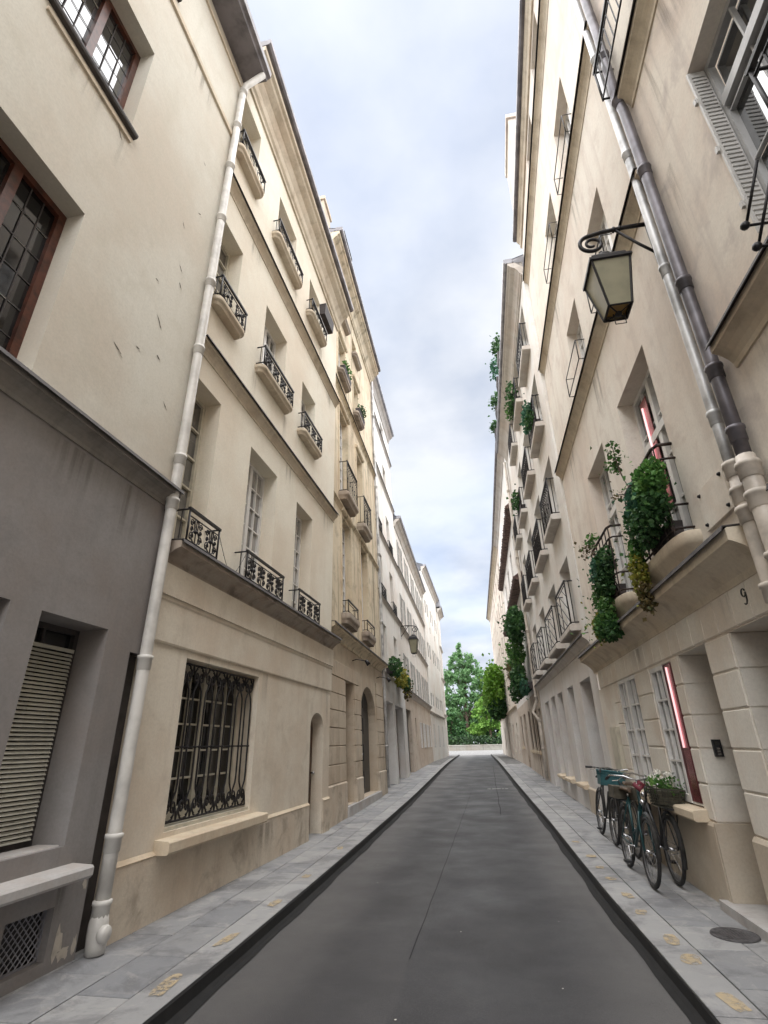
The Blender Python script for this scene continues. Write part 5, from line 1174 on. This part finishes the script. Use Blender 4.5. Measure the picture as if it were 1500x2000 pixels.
# ------------------------------------------------------------------ bicycles
def bicycle(x, y, heading, lean, label, paint, style):
    root = empty('bicycle', (x, y, gz(y)+.125), (0, 0, heading)); tag(root, label, 'bicycle', 'bicycles leaning along the limestone wall')
    cl, sl = math.cos(lean), math.sin(lean)
    T = lambda a, b_, c: (a, b_*cl+c*sl, c*cl-b_*sl)
    Rw = .335; rh, fh = (0, 0, Rw), (1.05, 0, Rw)
    for hub in (rh, fh):
        b = MB(T); b.torus((hub[0], 0, hub[2]), Rw-.045, .011, 'y', 30, 6); w = b.build('wheel', M['rim'], root)
        b = MB(T); b.torus((hub[0], 0, hub[2]), Rw-.02, .021, 'y', 34, 8); b.build('tyre', M['rubber'], w)
        b = MB(T)
        b.lathe([(0, -.045), (.018, -.04), (.016, 0), (.018, .04), (0, .045)], hub, 8, 'y')
        for k in range(18):
            a = 2*math.pi*k/18; sy = .035 if k % 2 else -.035
            b.tube([(hub[0]+.016*math.cos(a+.5), sy, hub[2]+.016*math.sin(a+.5)), (hub[0]+(Rw-.05)*math.cos(a), 0, hub[2]+(Rw-.05)*math.sin(a))], .0016, 3, caps=False)
        b.build('spokes', M['steel'], w)
    BB, ST, HT, HB = (.43, 0, .29), (.27, 0, .80), (.80, 0, .93), (.845, 0, .72)
    b = MB(T)
    b.tube([BB, ST], .016, 7); b.tube([HB, BB], .018, 7); b.tube([HT, HB], .02, 7)
    if style == 'step': b.tube([(.83, 0, .78), (.62, 0, .50), (.40, 0, .42)], .016, 7)
    else: b.tube([(.81, 0, .88), (.28, 0, .76)], .015, 7)
    for sy in (-.055, .055):
        b.tube([(.28, sy*.3, .76), (0, sy, Rw)], .009, 5); b.tube([BB, (.2, sy*.8, .30), (0, sy, Rw)], .010, 5)
        b.tube([(.85, sy*.5, .70), (.89, sy*.85, .58), (1.05, sy, Rw)], .012, 6)
    b.build('frame', paint, root)
    b = MB(T); z = 1.02
    b.tube([(.79, 0, .93), (.775, 0, z)], .014, 6)
    if style == 'flat': bar = [(.72, -.33, z+.0), (.76, -.2, z+.01), (.79, 0, z), (.76, .2, z+.01), (.72, .33, z)]
    else: bar = [(.55, -.30, z-.03), (.66, -.28, z+.02), (.78, -.14, z+.03), (.80, 0, z), (.78, .14, z+.03), (.66, .28, z+.02), (.55, .30, z-.03)]
    b.tube(bar, .011, 6); h = b.build('handlebar', M['black'] if style == 'flat' else M['steel'], root)
    for sg in (0, -1):
        b = MB(T); b.tube([bar[sg], tuple(bar[sg][i]+(bar[1 if sg == 0 else -2][i]-bar[sg][i])*.75 for i in range(3))], .017, 7); b.build('grip', M['black'], h)
    for sy in (-1, 1):
        b = MB(T); b.tube([(.78, sy*.17, z+.01), (.83, sy*.22, z-.02), (.80, sy*.28, z-.03)], .006, 4); b.build('brake_lever', M['steel'], h)
    b = MB(T); b.tube([ST, (.255, 0, .86)], .012, 6); b.build('seat_post', M['steel'], root)
    b = MB(T); prof = [(.12, .075, .885), (.17, .085, .905), (.25, .07, .905), (.33, .03, .895), (.40, .018, .885)]; base = len(b.v)
    for (xx, w_, zz) in prof: b.v += [T(xx, -w_, zz-.03), T(xx, -w_*.7, zz), T(xx, w_*.7, zz), T(xx, w_, zz-.03)]
    for k in range(len(prof)-1):
        for q_ in range(3): a = base+4*k+q_; b.f.append((a, a+1, a+5, a+4)); b.mi.append(0); b.sm.append(True)
        b.f.append((base+4*k+3, base+4*k, base+4*k+4, base+4*k+7)); b.mi.append(0); b.sm.append(True)
    b.f += [(base, base+1, base+2, base+3), tuple(base+4*(len(prof)-1)+q_ for q_ in (3, 2, 1, 0))]; b.mi += [0, 0]; b.sm += [False]*2
    b.build('saddle', M['leather'] if style != 'flat' else M['black'], root)
    b = MB(T)
    b.torus((.43, -.05, .29), .085, .006, 'y', 18, 4); b.tube([(.43, -.08, .29), (.50, -.08, .14)], .008, 5); b.tube([(.43, .08, .29), (.36, .08, .44)], .008, 5); b.tube([(.43, -.08, .29), (.43, .08, .29)], .012, 6)
    b.tube([(.43, -.05, .375), (0, -.05, Rw+.035)], .005, 4); b.tube([(.43, -.05, .205), (0, -.05, Rw-.035)], .005, 4)
    cr = b.build('crank', M['steel'], root)
    b = MB(T); b.box(.455, .545, -.16, -.085, .125, .15); b.build('pedal', M['black'], cr)
    b = MB(T); b.box(.315, .405, .085, .16, .43, .455); b.build('pedal', M['black'], cr)
    gm = M['mudguard'] if style != 'flat' else M['black']
    for hub, a0, a1 in ((rh, R(20), R(200)), (fh, R(-5), R(130))):
        b = MB(T); b.torus((hub[0], 0, hub[2]), Rw+.028, .019, 'y', 16, 4, a0, a1); b.build('mudguard', gm, root)
    if style != 'flat':
        b = MB(T); b.box(-.22, .16, -.055, .055, .735, .75)
        for sy in (-.06, .06): b.tube([(-.14, sy, .735), (0, sy, Rw)], .006, 4)
        b.build('rack', M['black'], root)
    b = MB(T); b.lathe([(0, 0), (.03, .0), (.035, .03), (0, .05)], (.93, 0, .80), 8, 'x'); b.build('headlight', M['steel'], root)
    return root, T
def basket(root, T, x0, x1, w, z0, z1, mat, name='basket'):
    b = MB(T)
    for k in range(7):
        z = z0+(z1-z0)*k/6; f = .82+.18*k/6; cx = (x0+x1)/2; hx = (x1-x0)/2*f; hw = w*f
        b.tube([(cx-hx, -hw, z), (cx+hx, -hw, z), (cx+hx, hw, z), (cx-hx, hw, z)], .006 if k < 6 else .011, 4, closed=True)
    for k in range(20):
        t = k/20*4; s_ = int(t); f = t-s_; cx = (x0+x1)/2
        P = [(-1, -1), (1, -1), (1, 1), (-1, 1)]; a, c = P[s_], P[(s_+1) % 4]; px, py = a[0]+(c[0]-a[0])*f, a[1]+(c[1]-a[1])*f
        b.tube([(cx+px*(x1-x0)/2*.82, py*w*.82, z0), (cx+px*(x1-x0)/2, py*w, z1)], .005, 4)
    b.box((x0+x1)/2-(x1-x0)*.4, (x0+x1)/2+(x1-x0)*.4, -w*.8, w*.8, z0, z0+.01); return b.build(name, mat, root)
r1, T1 = bicycle(1.60, 8.10, R(-90), R(6), 'teal green step through bicycle nearest the kerb, front wheel towards the viewer', M['teal'], 'step')
b = MB(T1); b.box(-.20, .14, -.14, .14, .76, .90); b.build('saddle_bag', M['olive_bag'], r1)
b = MB(T1); b.tube([(.84, -.05, .98), (.88, 0, .93), (.84, .05, .98), (.86, 0, 1.0)], .03, 7); b.build('rag', M['red'], r1)
r2, T2 = bicycle(1.90, 7.22, R(90), R(-4), 'dark town bicycle by the wall with a flower filled wicker basket on its rear rack', M['black'], 'town')
bk = basket(r2, T2, -.24, .18, .15, .76, .94, M['wicker'])
b = MB(T2); b.box(-.2, .14, -.12, .12, .78, .92); b.build('basket_filling', M['olive_bag'], bk)
b = MB(); leaves(b, [T2(rng.uniform(-.24, .24), rng.uniform(-.18, .16), rng.uniform(.90, 1.08)) for _ in range(90)], .06); tag(b.build('greenery', M['leaf_ivy'], bk), kind='stuff')
b = MB()
for _ in range(26):
    c = T2(rng.uniform(.02, .26), rng.uniform(-.16, .08), rng.uniform(.98, 1.12)); leaves(b, [(c[0]+rng.gauss(0, .015), c[1]+rng.gauss(0, .015), c[2]+rng.gauss(0, .015)) for _ in range(6)], .04)
tag(b.build('flowers', M['petal'], bk), kind='stuff')
r3, T3 = bicycle(1.74, 10.55, R(-90), R(7), 'black bicycle farthest along the wall with a teal crate on its front', M['black'], 'flat')
bk = basket(r3, T3, .86, 1.16, .19, .80, 1.0, M['crate'], 'crate')
b = MB(T3); b.box(.87, 1.15, -.18, .18, .80, .99); b.build('crate_shell', M['crate'], bk)
r4, T4 = bicycle(1.84, 8.66, R(90), R(-6), 'dark bicycle half hidden between the teal bicycle and the one with the crate', M['black'], 'town')

# ------------------------------------------------------------------ small things
mh = empty('manhole_cover', (1.83, 5.64, .1225)); tag(mh, 'round iron cover let into the pavement by the limestone doorway', 'manhole cover')
b = MB(); b.lathe([(0, .006), (.150, .006), (.155, .009), (.175, .009), (.18, .0)], (0, 0, 0), 28); c = b.build('plate', simple('worn_cover_iron', (.085, .08, .083), .7, .2, .25, 20), mh)
b = MB()
for k in range(-5, 6):
    for q_ in range(-5, 6):
        if k*k+q_*q_ < 24: b.box(k*.026-.008, k*.026+.008, q_*.026-.008, q_*.026+.008, .0062, .009)
b.build('tread_pattern', simple('cover_tread', (.1, .094, .095), .6, .3, .2, 20), mh)
dr = empty('road_drain', (.14, 20.4, gz(20.4))); tag(dr, 'narrow dark drain slot edged with worn white paint in the road', 'drain')
b = MB(); b.box(-.36, .36, .02, .12, .002, .012)
for k in range(9): b.box(-.34+k*.08, -.30+k*.08, .0, .14, .012, .018)
b.build('grate', M['black'], dr)
b = MB()
for x0, x1 in ((-.34, -.22), (-.19, -.05), (-.03, .12), (.15, .22), (.25, .36)): b.box(x0, x1, -.16, -.03, .002, .008)
b.build('painted_edge', M['road_white'], dr)
# plaque with four studs
pl = empty('wall_plaque', tuple(N9.W(-1.53, 0, 3.5))); tag(pl, 'square pale stone plaque held by four dark studs beside the balcony', 'plaque'); l_ = Vector(pl.location)
TP = lambda u, o, z: tuple(N9.W(u, o, z)-l_)
b = MB(TP); b.prism([(.001, 3.30), (.026, 3.302), (.03, 3.306), (.03, 3.686), (.026, 3.69), (.001, 3.69)], -1.80, -1.26); b.build('slab', M['stone9'], pl)
for u, z in ((-1.75, 3.35), (-1.31, 3.35), (-1.75, 3.64), (-1.31, 3.64)):
    b = MB(TP); b.lathe([(0, .055), (.012, .05), (.02, .031), (0, .031)], (u, 0, z), 8, 'y'); b.build('stud', M['iron'], pl)
# house number 9
hn = empty('house_number', tuple(N9.W(-1.53, .02, 2.6))); tag(hn, 'black curling number 9 on the stone lintel', 'house number'); l2 = Vector(hn.location)
b = MB(lambda u, o, z: tuple(N9.W(-1.53-u, o, z)-l2)); k_ = .024
P9 = [(.026, .026, .055)]
path = [(.030*math.cos(a), .032*math.sin(a)) for a in [R(20+330*k/18) for k in range(19)]]
tail = [(.031, .0), (.033, -.03), (.028, -.065), (.010, -.092), (-.014, -.094), (-.024, -.082)]
b.tube([(x+.004, k_, 2.66+z) for x, z in path], [.0045+.003*abs(math.cos(R(20+330*q_/18))) for q_ in range(19)], 5)
b.tube([(x+.004, k_, 2.66+z) for x, z in tail], [.007, .008, .007, .0055, .005, .006], 5); b.build('numeral', M['numeral'], hn)
# intercom on the door jamb
ic = empty('intercom', tuple(N9.W(.25, -.15, 1.5))); tag(ic, 'dark entry phone panel on the stone jamb of the near doorway', 'intercom'); l3 = Vector(ic.location)
TI = lambda u, o, z: tuple(N9.W(u, o, z)-l3)
b = MB(TI); b.prism([(-.20, 1.42), (-.12, 1.42), (-.12, 1.58), (-.20, 1.58)], .225, .2555); b.build('case', M['black'], ic)
b = MB(TI); b.box(.221, .2245, -.185, -.135, 1.53, 1.565); b.build('camera_window', M['glass'], ic)
for k in range(3): b = MB(TI); b.box(.221, .2245, -.175, -.145, 1.435+k*.026, 1.452+k*.026); b.build('button', M['steel'], ic)
for u, z, lb in ((2.9, 3.62, 'small swivel spotlight above the narrow brown door of the stone house'), (6.3, 3.55, 'small swivel spotlight at the far side of the arched door')):
    sp_ = empty('wall_spotlight', tuple(Cq.W(u, .03, z))); tag(sp_, lb, 'spotlight', 'spotlights on the stone house'); l5 = Vector(sp_.location)
    TS = lambda u_, o_, z_: tuple(Cq.W(u_, o_, z_)-l5)
    b = MB(TS); b.tube([(u, .0, z), (u, .12, z+.03), (u+.06, .34, z-.02)], .012, 5); b.build('arm', M['iron'], sp_)
    b = MB(TS); b.tube([(u+.06, .34, z-.0), (u+.07, .38, z-.05), (u+.08, .43, z-.12)], [.03, .045, .06], 10); b.build('lamp_head', M['iron'], sp_)
# string of little lights between the first floor railings
gl = empty('light_string', tuple(Bq.W(.9, .1, 3.9))); tag(gl, 'thin sagging string of tiny bulbs between two first floor railings', 'light string'); l4 = Vector(gl.location)
TG = lambda u, o, z: tuple(Bq.W(u, o, z)-l4)
P = [(.50+.75*t, .19, 4.06-.36*(1-(2*t-1)**2)+.03*math.sin(t*9)) for t in [k/24 for k in range(25)]]
b = MB(TG); b.tube(P, .004, 4); b.build('wire', M['iron'], gl)
for k in range(2, 24, 3): b = MB(TG); p = P[k]; b.lathe([(0, -.018), (.007, -.012), (.007, 0), (0, .004)], p, 6); b.build('bulb', M['bulb'], gl)
